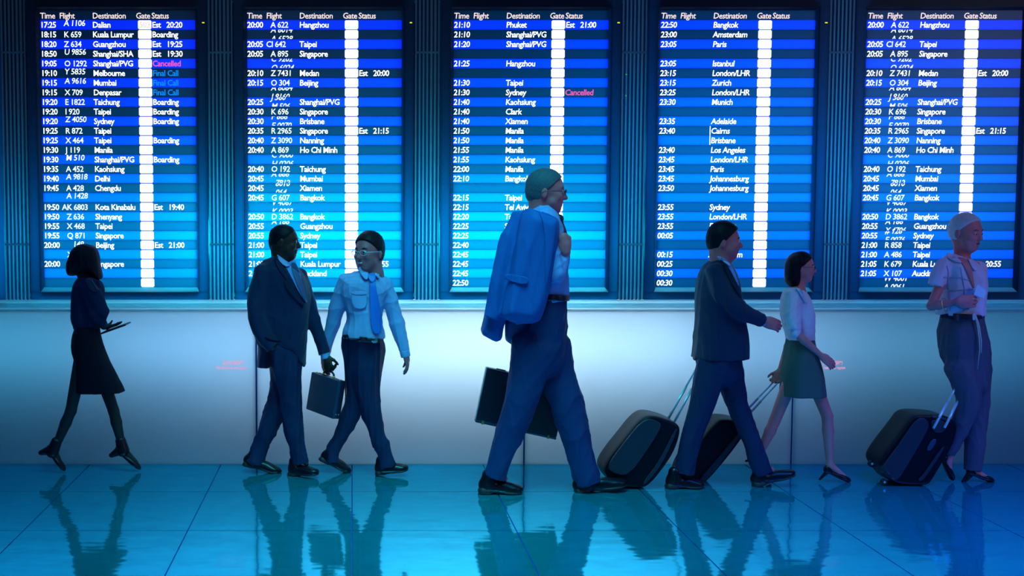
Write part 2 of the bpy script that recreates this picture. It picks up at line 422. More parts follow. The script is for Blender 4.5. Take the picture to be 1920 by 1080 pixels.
def board(k, X0, rows, label, lean=0.0):
    zb = 1.119
    b = thing('departure_board', label, 'flight board', (X0, WALL, zb), group='flight departure boards on the wall')
    L0, L1 = -0.088, 1.103
    def bx(name, lst, m, parent=b, bevel=0): return boxes(name, [((a[0], a[1], a[2] - zb), (c[0], c[1], c[2] - zb)) for a, c in lst], m, parent, bevel=bevel)
    bx('bezel_frame', [((L0, -0.03, 3.05), (L1, -0.024, 3.14)), ((L0, -0.03, zb + 0.002), (L1, -0.024, 1.172)), ((L0, -0.03, 1.172), (-0.022, -0.024, 3.05)), ((1.04, -0.03, 1.172), (L1, -0.024, 3.05)), ((L0, -0.024, zb + .002), (L0 + .004, .03, 3.14)), ((L1 - .004, -0.024, zb + .002), (L1, .03, 3.14))], M['frame'])
    # bevelled inner lips of the bezel
    def lip(name, pts, m):
        n = len(pts)
        V = [(x, -0.03, z - zb) for x, z in pts[:2]] + [(x, 0.004, z - zb) for x, z in pts[2:]]
        V += [(x, 0.03, z - zb) for x, z in pts]
        return link(name, mesh_from(name, V, [(0, 1, 2, 3), (4, 7, 6, 5), (0, 4, 5, 1), (1, 5, 6, 2), (2, 6, 7, 3), (3, 7, 4, 0)], m), b)
    lip('bezel_lip', [(-0.022, 1.172), (1.04, 1.172), (1.022, ROW_B), (-0.003, ROW_B)], M['lip'])
    lip('bezel_side', [(-0.022, 3.05), (-0.022, 1.172), (-0.003, ROW_B), (-0.003, 3.035)], M['frame'])
    lip('bezel_side', [(1.04, 1.172), (1.04, 3.05), (1.022, 3.035), (1.022, ROW_B)], M['frame'])
    lip('bezel_head', [(1.04, 3.05), (-0.022, 3.05), (-0.003, 3.035), (1.022, 3.035)], M['dark_wall'])
    def row(z0, z1, m, name='display_row'):
        return link(name, mesh_from(name, *box_geo((0, 0, 0), (1.022, 0.01, z1 - z0 - 0.0015)), m), b, (0, 0.002, z0 - zb))
    h = row(ROW_T, 3.035, M['row_dark'], 'header_row')
    L = Letters()
    for s, x in (('Time', 0.0), ('Flight', 0.127), ('Destination', 0.345), ('Gate', 0.632), ('Status', 0.735)):
        L.add(s, x, 0.008, -0.0015, M['head_glow'], slant=lean, xs=XS * 1.0)
    L.build('lettering', h)
    for r, d in enumerate(rows):
        z0 = ROW_T - RH * (r + 1)
        rw = row(z0, z0 + RH, M['row_blue'] if r % 2 == 0 else M['row_dark'])
        gk = 'gate'
        if gk not in row_me:
            vv, ff = box_geo((0, -0.003, 0), (0.088, 0, RH - 0.006))
            me = mesh_from('gate_cell', vv, ff, M['gate'])
            bm = bmesh.new(); bm.from_mesh(me)
            bmesh.ops.bevel(bm, geom=[e for e in bm.edges if abs(e.verts[0].co.y - e.verts[1].co.y) > .001], offset=0.005, segments=2, affect='EDGES')
            bm.to_mesh(me); bm.free()
            row_me[gk] = me
        link('gate_cell', row_me[gk], rw, (0.646, 0, 0.002))
        L = Letters()
        zt = 0.012
        L.add(d[0], 0.0, zt, -0.0015, M['white_glow'], slant=lean)
        fl_ = d[1]
        if isinstance(fl_, tuple):
            a, c, fr = fl_
            sl = 0.25 if fr > .4 else 0.1
            L.add(a, 0.155, zt + fr * RH, -0.0015, M['flight_glow'], slant=sl, clip=(0.002, RH - 0.002))
            if c: L.add(c, 0.155, zt + (fr - 1) * RH + (0.004 if fr > .4 else -0.0), -0.0015, M['flight_glow'], slant=sl, clip=(0.002, RH - 0.002))
        elif fl_:
            L.add(fl_, 0.155 - (0.03 if len(fl_) > 3 and fl_[1] != ' ' else 0), zt, -0.0015, M['flight_glow'], slant=lean)
        L.add(d[2], 0.345, zt, -0.0015, M['white_glow'], slant=lean)
        if len(d) > 3:
            m = {'Cancelled': M['pink_glow'], 'Final Call': M['blue_glow']}.get(d[3], M['white_glow'])
            L.add(d[3], 0.738, zt, -0.0015, m, slant=lean)
            if len(d) > 4: L.add(d[4], 0.833, zt, -0.0015, M['white_glow'], slant=lean)
        if k == 3 and r in (11, 12):
            zz = 0.001
            n0 = len(L.V); L.V += [(0.338, -0.0015, zz), (0.343, -0.0015, zz), (0.343, -0.0015, RH - .002), (0.338, -0.0015, RH - .002)]
            L.F.append((n0, n0 + 1, n0 + 2, n0 + 3)); L.MI.append(0)
        if k == 0 and r == 0:
            L.add('503', 0.655, zt, -0.0045, M['gate_num'], slant=lean, bold=0.0)
        L.build('lettering', rw)
    # small status lights on the right of the bezel
    V, Fc = box_geo((1.073, -0.034, 2.945 - zb), (1.088, -0.03, 2.951 - zb))
    link('indicator_light', mesh_from('indicator_light', V, Fc, M['led']), b)
    return b

X0s = [P(75, 31, WALL)[0] + PITCH * i for i in range(5)]
board(0, X0s[0], B1, 'leftmost flight board, first row 17:25 to Dalian, with boarding notes')
board(1, X0s[1], B2, 'second flight board from the left, starting 20:00 to Hangzhou, behind the two businessmen', 0.03)
board(2, X0s[2], B3, 'middle flight board with empty flight column, first row 21:10 to Phuket', 0.08)
board(3, X0s[3], B4, 'fourth flight board, night departures from 22:50 to Bangkok, empty status column', 0.12)
board(4, X0s[4], B5, 'rightmost flight board starting 20:00 to Hangzhou, behind the silver-haired woman', 0.1)

# ---------------------------------------------------------------- ventilation grilles between the boards
labels = ['steel slat grille at the far left edge of the board wall', 'steel slat grille between the first and second flight boards', 'steel slat grille between the second and middle flight boards',
          'steel slat grille right of the middle flight board', 'steel slat grille left of the rightmost flight board', 'steel slat grille beyond the right edge of the picture']
slat_v, slat_f = box_geo((-0.0055, -0.022, 0), (0.0055, -0.018, 2.30))
slat_me = mesh_from('slat', slat_v, slat_f, M['slat'])
for i in range(5):
    xg = X0s[0] + PITCH * i - 0.088 - 0.1745
    gr = thing('wall_grille', labels[i], 'grille', (xg, WALL, 1.119), group='steel grilles between the boards')
    for s in range(6):
        boxes('backing', [((0.018 + s * 0.0251, -0.014, 0), (0.0311 + s * 0.0251, -0.011, 2.3))], M['grille_back'], gr)
    for s in range(7):
        link('slat', slat_me, gr, (0.012 + s * 0.0251, 0, 0.002))
    for vv in (99, 458):
        z = P(600, vv, WALL)[2] - 1.119
        boxes('crossbar', [((0.008, -0.026, z - 0.006), (0.166, -0.018, z + 0.006))], M['slat'], gr)
    boxes('perforated_strip', [((0.1190, -0.0165, 0), (0.1215, -0.015, 2.3)), ((0.1440, -0.0165, 0), (0.1470, -0.015, 2.3))], M['slat'], gr)
    if i == 3:
        boxes('indicator_light', [((0.030, -0.024, 2.64 - 1.119 - .03), (0.040, -0.022, 2.644 - 1.119 - .03)), ((0.030, -0.024, 2.47 - 1.119), (0.040, -0.022, 2.474 - 1.119))], M['led_green'], gr)
bk = boxes('wall_left', [((-8, WALL - 0.01, 1.119), (X0s[0] - 0.088 - 0.1745, WALL + 0.03, 5.2))], M['frame'])
bk['kind'] = 'structure'
bk = boxes('wall_right', [((X0s[4] + 1.103, WALL - 0.01, 1.119), (9.9, WALL + 0.03, 5.2))], M['frame'])
bk['kind'] = 'structure'
bk = boxes('trim_2', [((X0s[0] - 0.2625, WALL - 0.015, 3.14), (X0s[4] + 1.103, WALL + 0.02, 5.2))], M['dark_wall'])
bk['kind'] = 'structure'

# red notices printed on the frosted panels
for (u, v_, n) in ((405, 692, 'left'), (1528, 692, 'right')):
    p = P(u, v_, WALL)
    L = Letters()
    L.add('Push here to open', 0, 0, -0.0015, M['red_print'], size=0.031, xs=0.95, bold=0.02)
    L.add('推此處開門', 0.045, 0.032, -0.0015, M['red_print'], size=0.029, xs=1.0, bold=0.01)
    o = L.build('printed_notice', None, tuple(p))
    if o:
        o['label'] = 'faint red two-line notice on the wall panel beside the ' + ('dark-suited man' if n == 'left' else 'woman in olive skirt')
        o['kind'] = 'thing'
        o['category'] = 'notice'
        o['group'] = 'red printed notices on the wall panels'
# ================================================================ figures: signed distance fields turned into meshes
def chaikin(pts, it=2):
    p = np.asarray(pts, float)
    for _ in range(it):
        q = np.roll(p, -1, axis=0)
        p = np.stack([0.75 * p + 0.25 * q, 0.25 * p + 0.75 * q], axis=1).reshape(-1, p.shape[1])
    return p

def sd_poly(poly, X, Z):
    """signed distance to a closed polygon; negative inside"""
    d = np.full(X.shape, 1e9); s = np.zeros(X.shape, dtype=bool)
    n = len(poly)
    for i in range(n):
        a = poly[i]; b = poly[(i + 1) % n]
        ex, ez = b - a
        wx, wz = X - a[0], Z - a[1]
        t = np.clip((wx * ex + wz * ez) / (ex * ex + ez * ez + 1e-12), 0, 1)
        dx, dz = wx - ex * t, wz - ez * t
        d = np.minimum(d, dx * dx + dz * dz)
        c = (a[1] > Z) != (b[1] > Z)
        if abs(ez) > 1e-12:
            s ^= c & (X < ex * (Z - a[1]) / ez + a[0])
    d = np.sqrt(d)
    return np.where(s, -d, d)

def catmull(st, n=4):
    st = np.asarray(st, float)
    if len(st) < 3: 
        return np.array([st[0] + (st[-1] - st[0]) * t for t in np.linspace(0, 1, n + 1)])
    ext = np.vstack([2 * st[0] - st[1], st, 2 * st[-1] - st[-2]])
    out = []
    for i in range(1, len(ext) - 2):
        p0, p1, p2, p3 = ext[i - 1:i + 3]
        for t in np.arange(n) / n:
            out.append(0.5 * (2 * p1 + (p2 - p0) * t + (2 * p0 - 5 * p1 + 4 * p2 - p3) * t * t + (3 * p1 - p0 - 3 * p2 + p3) * t ** 3))
    out.append(st[-1])
    return np.array(out)

def unit(v):
    v = np.asarray(v, float)
    return v / (np.linalg.norm(v) + 1e-12)

class Field:
    def __init__(s, lo, hi, h, zs=None):
        s.x = np.arange(lo[0], hi[0] + h, h, dtype=np.float32)
        s.y = np.arange(lo[1], hi[1] + h, h, dtype=np.float32)
        s.z = np.asarray(zs, np.float32) if zs is not None else np.arange(lo[2], hi[2] + h, h, dtype=np.float32)
        s.F = np.full((len(s.x), len(s.y), len(s.z)), 0.5, np.float32)
        s.h = h
    def sub(s, lo, hi):
        sl = []
        for ax, a, b in ((s.x, lo[0], hi[0]), (s.y, lo[1], hi[1]), (s.z, lo[2], hi[2])):
            i0 = max(0, int(np.searchsorted(ax, a)) - 1); i1 = min(len(ax), int(np.searchsorted(ax, b)) + 1)
            if i1 - i0 < 1: return None
            sl.append(slice(i0, i1))
        return tuple(sl)
    def grid(s, sl):
        return s.x[sl[0]][:, None, None], s.y[sl[1]][None, :, None], s.z[sl[2]][None, None, :]
    def apply(s, lo, hi, fn, k, mode='add'):
        pad = k + 2.5 * s.h
        sl = s.sub(np.asarray(lo) - pad, np.asarray(hi) + pad)
        if sl is None: return
        d = fn(*s.grid(sl)).astype(np.float32)
        A = s.F[sl]
        if mode == 'add':
            if k > 0:
                hh = np.maximum(k - np.abs(A - d), 0) / k
                s.F[sl] = np.minimum(A, d) - hh * hh * k * 0.25
            else: s.F[sl] = np.minimum(A, d)
        elif mode == 'cut':
            d = -d
            if k > 0:
                hh = np.maximum(k - np.abs(A - d), 0) / k
                s.F[sl] = np.maximum(A, d) + hh * hh * k * 0.25
            else: s.F[sl] = np.maximum(A, d)
    def cap(s, a, b, ra, rb, k=0.01, mode='add'):
        a = np.asarray(a, float); b = np.asarray(b, float); r = max(ra, rb)
        ab = b - a; L2 = float(ab @ ab) + 1e-12
        def fn(X, Y, Z):
            px, py, pz = X - a[0], Y - a[1], Z - a[2]
            t = np.clip((px * ab[0] + py * ab[1] + pz * ab[2]) / L2, 0, 1)
            return np.sqrt((px - ab[0] * t) ** 2 + (py - ab[1] * t) ** 2 + (pz - ab[2] * t) ** 2) - (ra + (rb - ra) * t)
        s.apply(np.minimum(a, b) - r, np.maximum(a, b) + r, fn, k, mode)
    def chain(s, pts, rs, k=0.01):
        for i in range(len(pts) - 1): s.cap(pts[i], pts[i + 1], rs[i], rs[i + 1], k)
    def ell(s, c, r, axes=None, k=0.01, mode='add', clip=None):
        c = np.asarray(c, float); A = np.eye(3) if axes is None else np.asarray(axes); R_ = max(r); mr = min(r)
        def fn(X, Y, Z):
            px, py, pz = X - c[0], Y - c[1], Z - c[2]
            q = [(px * A[i][0] + py * A[i][1] + pz * A[i][2]) / r[i] for i in range(3)]
            k0 = np.sqrt(q[0] ** 2 + q[1] ** 2 + q[2] ** 2)
            k1 = np.sqrt((q[0] / r[0]) ** 2 + (q[1] / r[1]) ** 2 + (q[2] / r[2]) ** 2) + 1e-9
            d = k0 * (k0 - 1) / k1
            if clip:
                for (p0, n0) in clip:
                    d = np.maximum(d, (X - p0[0]) * n0[0] + (Y - p0[1]) * n0[1] + (Z - p0[2]) * n0[2])
            return d
        s.apply(c - R_, c + R_, fn, k, mode)
    def loft(s, st, k=0.01, flat=(False, False), W=(0, 1, 0), n=4, capr=0.9):
        """st rows: x, y, z, half-width in the picture plane, half-depth"""
        q = catmull(st, n)
        R_ = q[:, 3:5].max()
        lo = q[:, :3].min(0) - R_ - k - 2 * s.h; hi = q[:, :3].max(0) + R_ + k + 2 * s.h
        sl = s.sub(lo, hi)
        if sl is None: return
        X, Y, Z = s.grid(sl)
        D = np.full((X.shape[0], Y.shape[1], Z.shape[2]), 0.5, np.float32)
        W = unit(W)
        xs, ys, zs = X[:, 0, 0], Y[0, :, 0], Z[0, 0, :]
        for i in range(len(q) - 1):
            a, b = q[i, :3], q[i + 1, :3]
            ab = b - a; L = np.linalg.norm(ab)
            if L < 1e-6: continue
            T = ab / L
            w_ = unit(W - T * (W @ T)); u = np.cross(w_, T)
            ra, rb = q[i, 3:5], q[i + 1, 3:5]
            R1 = max(ra.max(), rb.max()) + 3 * s.h + k
            l1 = np.minimum(a, b) - R1; h1 = np.maximum(a, b) + R1
            ii = []
            for ax, p0, p1 in ((xs, l1[0], h1[0]), (ys, l1[1], h1[1]), (zs, l1[2], h1[2])):
                ii.append(slice(int(np.searchsorted(ax, p0)), int(np.searchsorted(ax, p1))))
            ii = tuple(ii)
            px, py, pz = X[ii[0]] - a[0], Y[:, ii[1]] - a[1], Z[:, :, ii[2]] - a[2]
            t = px * T[0] + py * T[1] + pz * T[2]
            tc = np.clip(t, 0, L); e = t - tc; f = tc / L
            pu = px * u[0] + py * u[1] + pz * u[2]; pw = px * w_[0] + py * w_[1] + pz * w_[2]
            ru = ra[0] + (rb[0] - ra[0]) * f; rw = ra[1] + (rb[1] - ra[1]) * f
            mn = np.minimum(ru, rw)
            rad = np.sqrt((pu / ru) ** 2 + (pw / rw) ** 2 + (e / (mn * capr)) ** 2)
            D[ii] = np.minimum(D[ii], (rad - 1) * mn)
        for flag, p0, p1 in ((flat[0], q[0, :3], q[1, :3]), (flat[1], q[-1, :3], q[-2, :3])):
            if flag:
                nn = unit(p0 - p1)
                D = np.maximum(D, ((X - p0[0]) * nn[0] + (Y - p0[1]) * nn[1] + (Z - p0[2]) * nn[2]))
        A = s.F[sl]
        hh = np.maximum(k - np.abs(A - D), 0) / max(k, 1e-6)
        s.F[sl] = np.minimum(A, D) - hh * hh * k * 0.25
    def pillow(s, poly, yc, hd, R_, k=0.01, slope=(0, 0), mode='add', pw=2.0, zcut=None):
        """poly: Nx2 array of world x, z; rounded solid of that outline, half depth hd about the depth yc"""
        poly = np.asarray(poly)
        lo = np.array([poly[:, 0].min(), yc - hd - 0.05 - abs(slope[0]) * .3 - abs(slope[1]) * .5, poly[:, 1].min()])
        hi = np.array([poly[:, 0].max(), yc + hd + 0.05 + abs(slope[0]) * .3 + abs(slope[1]) * .5, poly[:, 1].max()])
        cx, cz = poly[:, 0].mean(), poly[:, 1].mean()
        def fn(X, Y, Z):
            XX, ZZ = np.meshgrid(X[:, 0, 0], Z[0, 0, :], indexing='ij')
            sd = sd_poly(poly, XX, ZZ)
            a = np.maximum(1 + sd / R_, 0)[:, None, :]
            yy = yc + slope[0] * (XX - cx) + slope[1] * (ZZ - cz)
            q = np.abs(Y - yy[:, None, :]) / hd
            rad = (a ** pw + q ** pw) ** (1 / pw)
            d = (rad - 1) * min(R_, hd)
            if zcut: d = np.maximum(d, np.maximum(Z - zcut[1], zcut[0] - Z))
            return d
        s.apply(lo, hi, fn, k, mode)
    def front(s):
        """depth of the camera-side surface, per x, z column (nan where empty)"""
        ins = s.F < 0
        any_ = ins.any(axis=1)
        j = ins.argmax(axis=1)
        jj = np.maximum(j, 1)
        I, K = np.meshgrid(np.arange(len(s.x)), np.arange(len(s.z)), indexing='ij')
        f1 = s.F[I, jj, K]; f0 = s.F[I, jj - 1, K]
        t = np.clip(f0 / (f0 - f1 + 1e-9), 0, 1)
        yf = s.y[jj - 1] + t * (s.y[jj] - s.y[jj - 1])
        yf = np.where(any_, yf, np.nan)
        return s.x.copy(), s.z.copy(), yf
    def nets(s):
        F = s.F
        ins = F < 0
        c = np.zeros(tuple(n - 1 for n in F.shape), np.uint8)
        offs = [(i, j, k) for i in (0, 1) for j in (0, 1) for k in (0, 1)]
        nx, ny, nz = c.shape
        for (i, j, k) in offs: c += ins[i:i + nx, j:j + ny, k:k + nz]
        I, J, K = np.nonzero((c > 0) & (c < 8))
        idx = np.full(c.shape, -1, np.int32); idx[I, J, K] = np.arange(len(I))
        acc = np.zeros((len(I), 3)); cnt = np.zeros(len(I))
        ax = (s.x, s.y, s.z)
        for d in range(3):
            o1, o2 = [a for a in range(3) if a != d]
            for p in (0, 1):
                for q in (0, 1):
                    oa = [0, 0, 0]; oa[o1] = p; oa[o2] = q
                    ob = list(oa); ob[d] = 1
                    fa = F[I + oa[0], J + oa[1], K + oa[2]]; fb = F[I + ob[0], J + ob[1], K + ob[2]]
                    m = (fa < 0) != (fb < 0)
                    t = np.where(m, fa / np.where(m, fa - fb, 1), 0)
                    pa = np.stack([ax[0][I + oa[0]], ax[1][J + oa[1]], ax[2][K + oa[2]]], 1).astype(float)
                    pb = np.stack([ax[0][I + ob[0]], ax[1][J + ob[1]], ax[2][K + ob[2]]], 1)
                    acc += (pa + (pb - pa) * t[:, None]) * m[:, None]; cnt += m
        V = acc / np.maximum(cnt, 1)[:, None]
        Q = []
        for d in range(3):
            sl0 = [slice(None)] * 3; sl1 = [slice(None)] * 3
            sl0[d] = slice(0, -1); sl1[d] = slice(1, None)
            ch = ins[tuple(sl0)] != ins[tuple(sl1)]
            a, b, e = np.nonzero(ch)
            g3 = np.stack([a, b, e], 1)
            o1, o2 = (d + 1) % 3, (d + 2) % 3
            ok = (g3[:, o1] > 0) & (g3[:, o2] > 0) & (g3[:, o1] < c.shape[o1]) & (g3[:, o2] < c.shape[o2])
            g3 = g3[ok]
            def cell(p, q):
                w3 = g3.copy(); w3[:, o1] -= p; w3[:, o2] -= q
                return idx[w3[:, 0], w3[:, 1], w3[:, 2]]
            quad = np.stack([cell(1, 1), cell(0, 1), cell(0, 0), cell(1, 0)], 1)
            flip = ~ins[g3[:, 0], g3[:, 1], g3[:, 2]]
            quad[flip] = quad[flip][:, ::-1]
            Q.append(quad)
        Q = np.concatenate(Q)
        Q = Q[(Q >= 0).all(1)]
        return V, Q

def relax(V, Q, it=1, lam=0.5):
    E = np.concatenate([Q[:, [0, 1]], Q[:, [1, 2]], Q[:, [2, 3]], Q[:, [3, 0]]])
    n = len(V)
    for _ in range(it):
        cnt = np.bincount(E[:, 0], minlength=n) + np.bincount(E[:, 1], minlength=n)
        S = np.stack([np.bincount(E[:, 0], V[E[:, 1], a], n) + np.bincount(E[:, 1], V[E[:, 0], a], n) for a in range(3)], 1)
        V = V + lam * (S / np.maximum(cnt, 1)[:, None] - V)
    return V

def vnormals(V, Q):
    N = np.cross(V[Q[:, 2]] - V[Q[:, 0]], V[Q[:, 3]] - V[Q[:, 1]])
    n = len(V)
    S = np.stack([sum(np.bincount(Q[:, c], N[:, a], n) for c in range(4)) for a in range(3)], 1)
    return S / (np.linalg.norm(S, axis=1)[:, None] + 1e-12)

def folds(V, Q, amp, seed=0, freq=1.0, stretch=(1, 1, 0.45)):
    """cloth folds: drifting ridges pushed along the surface normal"""
    rs = np.random.RandomState(seed)
    N = vnormals(V, Q)
    p = V * np.array(stretch)
    h = np.zeros(len(V))
    for i in range(5):
        f = freq * (14 + 12 * i)
        d1 = unit(rs.normal(size=3)); d2 = unit(rs.normal(size=3))
        ph = 2.2 * np.sin(p @ d2 * f * 0.45 + rs.rand() * 6)
        w_ = np.sin(p @ d1 * f + ph + rs.rand() * 6)
        h += (1 - np.abs(w_)) ** 2 * (0.8 ** i) - 0.35 * (0.8 ** i)
    return V + N * (amp * h / 1.6)[:, None]

class Figure:
    """one person: places pixel outlines at the person's own depth"""
    def __init__(s, Y, label, foot_u):
        s.Y = Y
        s.base = P(foot_u, 0, Y); s.base[2] = 0.0
        s.sc = Y / F_PX
        s.root = thing('person', label, 'person', tuple(s.base))
    def p(s, u, v, dy=0.0):
        return P(u, v, s.Y + dy)
    def poly(s, pts, dy=0.0, it=2):
        q = chaikin(pts, it) if it else np.asarray(pts, float)
        return np.array([P(u, v, s.Y + dy)[[0, 2]] for u, v in q])
    def zc(s, vtop, vbot):
        """heights of two picture rows at this person's depth (bottom, top)"""
        return (s.p(0, vbot)[2] if vbot else -1.0, s.p(0, vtop)[2] if vtop else 9.0)
    def st(s, rows, hd=None):
        """rows u, v, half-width px, dy [, half-depth m]"""
        out = []
        for r in rows:
            a = s.p(r[0], r[1], r[3]); hw = r[2] * s.sc * 1.01
            out.append([*a, hw, r[4] if len(r) > 4 else hw * 1.05])
        return out
    def field(s, u0, v0, u1, v1, d0, d1, h, zfine=None, hc=0.009):
        cs = np.array([s.p(u_, v_, e_) for u_ in (u0, u1) for v_ in (v0, v1) for e_ in (d0 * .6, d1 * .6)])
        lo = (cs[:, 0].min() - .01, s.Y + d0, cs[:, 2].min()); hi = (cs[:, 0].max() + .01, s.Y + d1, cs[:, 2].max())
        zs = None
        if zfine:
            zf = [(s.p(0, vb, 0)[2], s.p(0, va, 0)[2]) for va, vb in zfine]
            z = [lo[2]]
            while z[-1] < hi[2]:
                fine = any(zl - 0.01 < z[-1] < zh + 0.01 for zl, zh in zf)
                z.append(z[-1] + (h if fine else hc))
            zs = z
        return Field(lo, hi, h, zs)
    def put(s, name, F, m, amp=0.0, seed=0, rel=1, label=None, parent=None, freq=1.0, stretch=(1, 1, 0.45), root=None, base=None):
        V, Q = F.nets()
        if rel: V = relax(V, Q, rel)
        if amp: V = folds(V, Q, amp, seed, freq, stretch)
        rt = root or parent or s.root
        bs = base if base is not None else s.base
        o = link(name, mesh_from(name, V - bs, Q, m, smooth=True), rt)
        if label: o['label'] = label
        return o
    def applique(s, name, pts, front, m, thick=0.006, lift=0.002, it=1, h=0.003, parent=None, label=None, dy=-0.1, root=None, base=None, deep=0.06):
        """a flat piece of cloth or leather lying on the camera-side surface of a garment"""
        poly = s.poly(pts, dy, it)
        gx, gz, yf = front
        lo2 = poly.min(0) - 0.01; hi2 = poly.max(0) + 0.01
        xs = np.arange(lo2[0], hi2[0], h); zs = np.arange(lo2[1], hi2[1], h)
        fi = np.clip((xs - gx[0]) / (gx[1] - gx[0]), 0, len(gx) - 1.001); fk = np.clip(np.interp(zs, gz, np.arange(len(gz))), 0, len(gz) - 1.001)
        y2 = yf.copy()
        # fill the empty columns with the nearest filled ones
        for _ in range(12):
            nanm = np.isnan(y2)
            if not nanm.any(): break
            st_ = np.stack([np.roll(y2, 1, 0), np.roll(y2, -1, 0), np.roll(y2, 1, 1), np.roll(y2, -1, 1)])
            with np.errstate(all='ignore'):
                c_ = (~np.isnan(st_)).sum(0)
                mn = np.where(c_ > 0, np.nansum(st_, 0) / np.maximum(c_, 1), np.nan)
            y2 = np.where(nanm, mn, y2)
        if np.isnan(y2).all(): return None
        y2 = np.where(np.isnan(y2), np.nanmedian(y2), y2)
        i0 = fi.astype(int); k0 = fk.astype(int); a = (fi - i0)[:, None]; b = (fk - k0)[None, :]
        def G(ii, kk): return y2[np.ix_(ii, kk)]
        ys = G(i0, k0) * (1 - a) * (1 - b) + G(i0 + 1, k0) * a * (1 - b) + G(i0, k0 + 1) * (1 - a) * b + G(i0 + 1, k0 + 1) * a * b
        XX, ZZ = np.meshgrid(xs, zs, indexing='ij')
        for _ in range(6):
            yp = np.pad(ys, 1, mode='edge')
            ys = (yp[:-2, 1:-1] + yp[2:, 1:-1] + yp[1:-1, :-2] + yp[1:-1, 2:] + 2 * ys) / 6
        sd = sd_poly(poly, XX, ZZ)
        if (sd < h).any(): ys = np.minimum(ys, ys[sd < h].min() + deep)
        msk = sd < h
        if not msk.any(): return None
        y0, y1 = ys[msk].min(), ys[msk].max()
        g1, g2 = np.gradient(ys, xs, zs)
        gg = np.minimum(np.sqrt(1 + g1 ** 2 + g2 ** 2), 3.5)[:, None, :]
        F = Field((xs[0], y0 - 0.05, zs[0]), (xs[-1], y1 + 0.04, zs[-1]), h)
        F.x = xs.astype(np.float32); F.z = zs.astype(np.float32)
        F.F = np.maximum(sd[:, None, :], (np.abs(F.y[None, :, None] - (ys[:, None, :] - lift * gg)) - thick * 0.5 * gg) / gg).astype(np.float32)
        return s.put(name, F, m, rel=1, parent=parent, label=label, root=root, base=base)

def frame_of(f, up=(0, 0, 1)):
    f = unit(f); sd = unit(np.cross(f, up)); u = np.cross(sd, f)   # forward, side (figure's right), up
    return f, sd, u

def head(F, c, f, hh, male=True, gaunt=0.0):
    """head of height hh metres centred on c looking along f; returns key points"""
    S = hh / 0.235
    f, r, u = frame_of(f)
    q = lambda a, b, e: c + (f * a + r * b + u * e) * S
    ax = [f, r, u]
    F.ell(q(-0.008, 0, 0.032), (0.096 * S, 0.076 * S, 0.086 * S), ax, k=0.01)
    F.ell(q(0.030, 0, -0.032), (0.060 * S, (0.060 if male else 0.054) * S, 0.078 * S), ax, k=0.03 * S)
    F.ell(q(0.050, 0, -0.085), (0.030 * S, (0.030 if male else 0.025) * S, 0.026 * S), ax, k=0.03 * S)
    F.cap(q(0.072, -0.03, 0.030), q(0.072, 0.03, 0.030), 0.013 * S, 0.013 * S, k=0.02 * S)
    F.cap(q(0.040, -0.046, -0.050), q(0.052, -0.02, -0.088), (0.021 if male else 0.017) * S, 0.017 * S, k=0.03 * S)
    F.cap(q(0.040, 0.046, -0.050), q(0.052, 0.02, -0.088), (0.021 if male else 0.017) * S, 0.017 * S, k=0.03 * S)
    for sg in (-1, 1):
        F.ell(q(0.097, 0.031 * sg, 0.010), (0.017 * S, 0.017 * S, 0.011 * S), ax, k=0.012 * S, mode='cut')
        F.ell(q(0.062, 0.040 * sg, -0.018), (0.026 * S, 0.020 * S, 0.018 * S), ax, k=0.02 * S)
        F.ell(q(0.080, 0.031 * sg, 0.009), (0.013 * S, 0.014 * S, 0.011 * S), ax, k=0.003)
        e = q(-0.008, 0.078 * sg, -0.004)
        F.ell(e, (0.017 * S, 0.008 * S, 0.031 * S), ax, k=0.006)
        F.ell(e + r * sg * 0.009 * S + f * 0.002, (0.007 * S, 0.004 * S, 0.014 * S), ax, k=0.004, mode='cut')
        F.cap(q(0.094, 0.010 * sg, -0.026), q(0.086, 0.014 * sg, -0.026), 0.008 * S, 0.007 * S, k=0.008 * S)
    F.cap(q(0.083, 0, 0.018), q(0.106, 0, -0.020), 0.008 * S, 0.012 * S, k=0.012 * S)
    F.cap(q(0.083, -0.018, -0.047), q(0.083, 0.018, -0.047), 0.007 * S, 0.007 * S, k=0.008 * S)
    F.cap(q(0.089, -0.006, -0.046), q(0.089, 0.006, -0.046), 0.0075 * S, 0.0075 * S, k=0.006 * S)
    F.cap(q(0.083, -0.014, -0.060), q(0.083, 0.014, -0.060), 0.008 * S, 0.008 * S, k=0.008 * S)
    F.ell(q(0.099, 0, -0.0535), (0.010 * S, 0.020 * S, 0.0018 * S), ax, k=0.003, mode='cut')
    return dict(S=S, f=f, r=r, u=u, q=q, ax=ax)

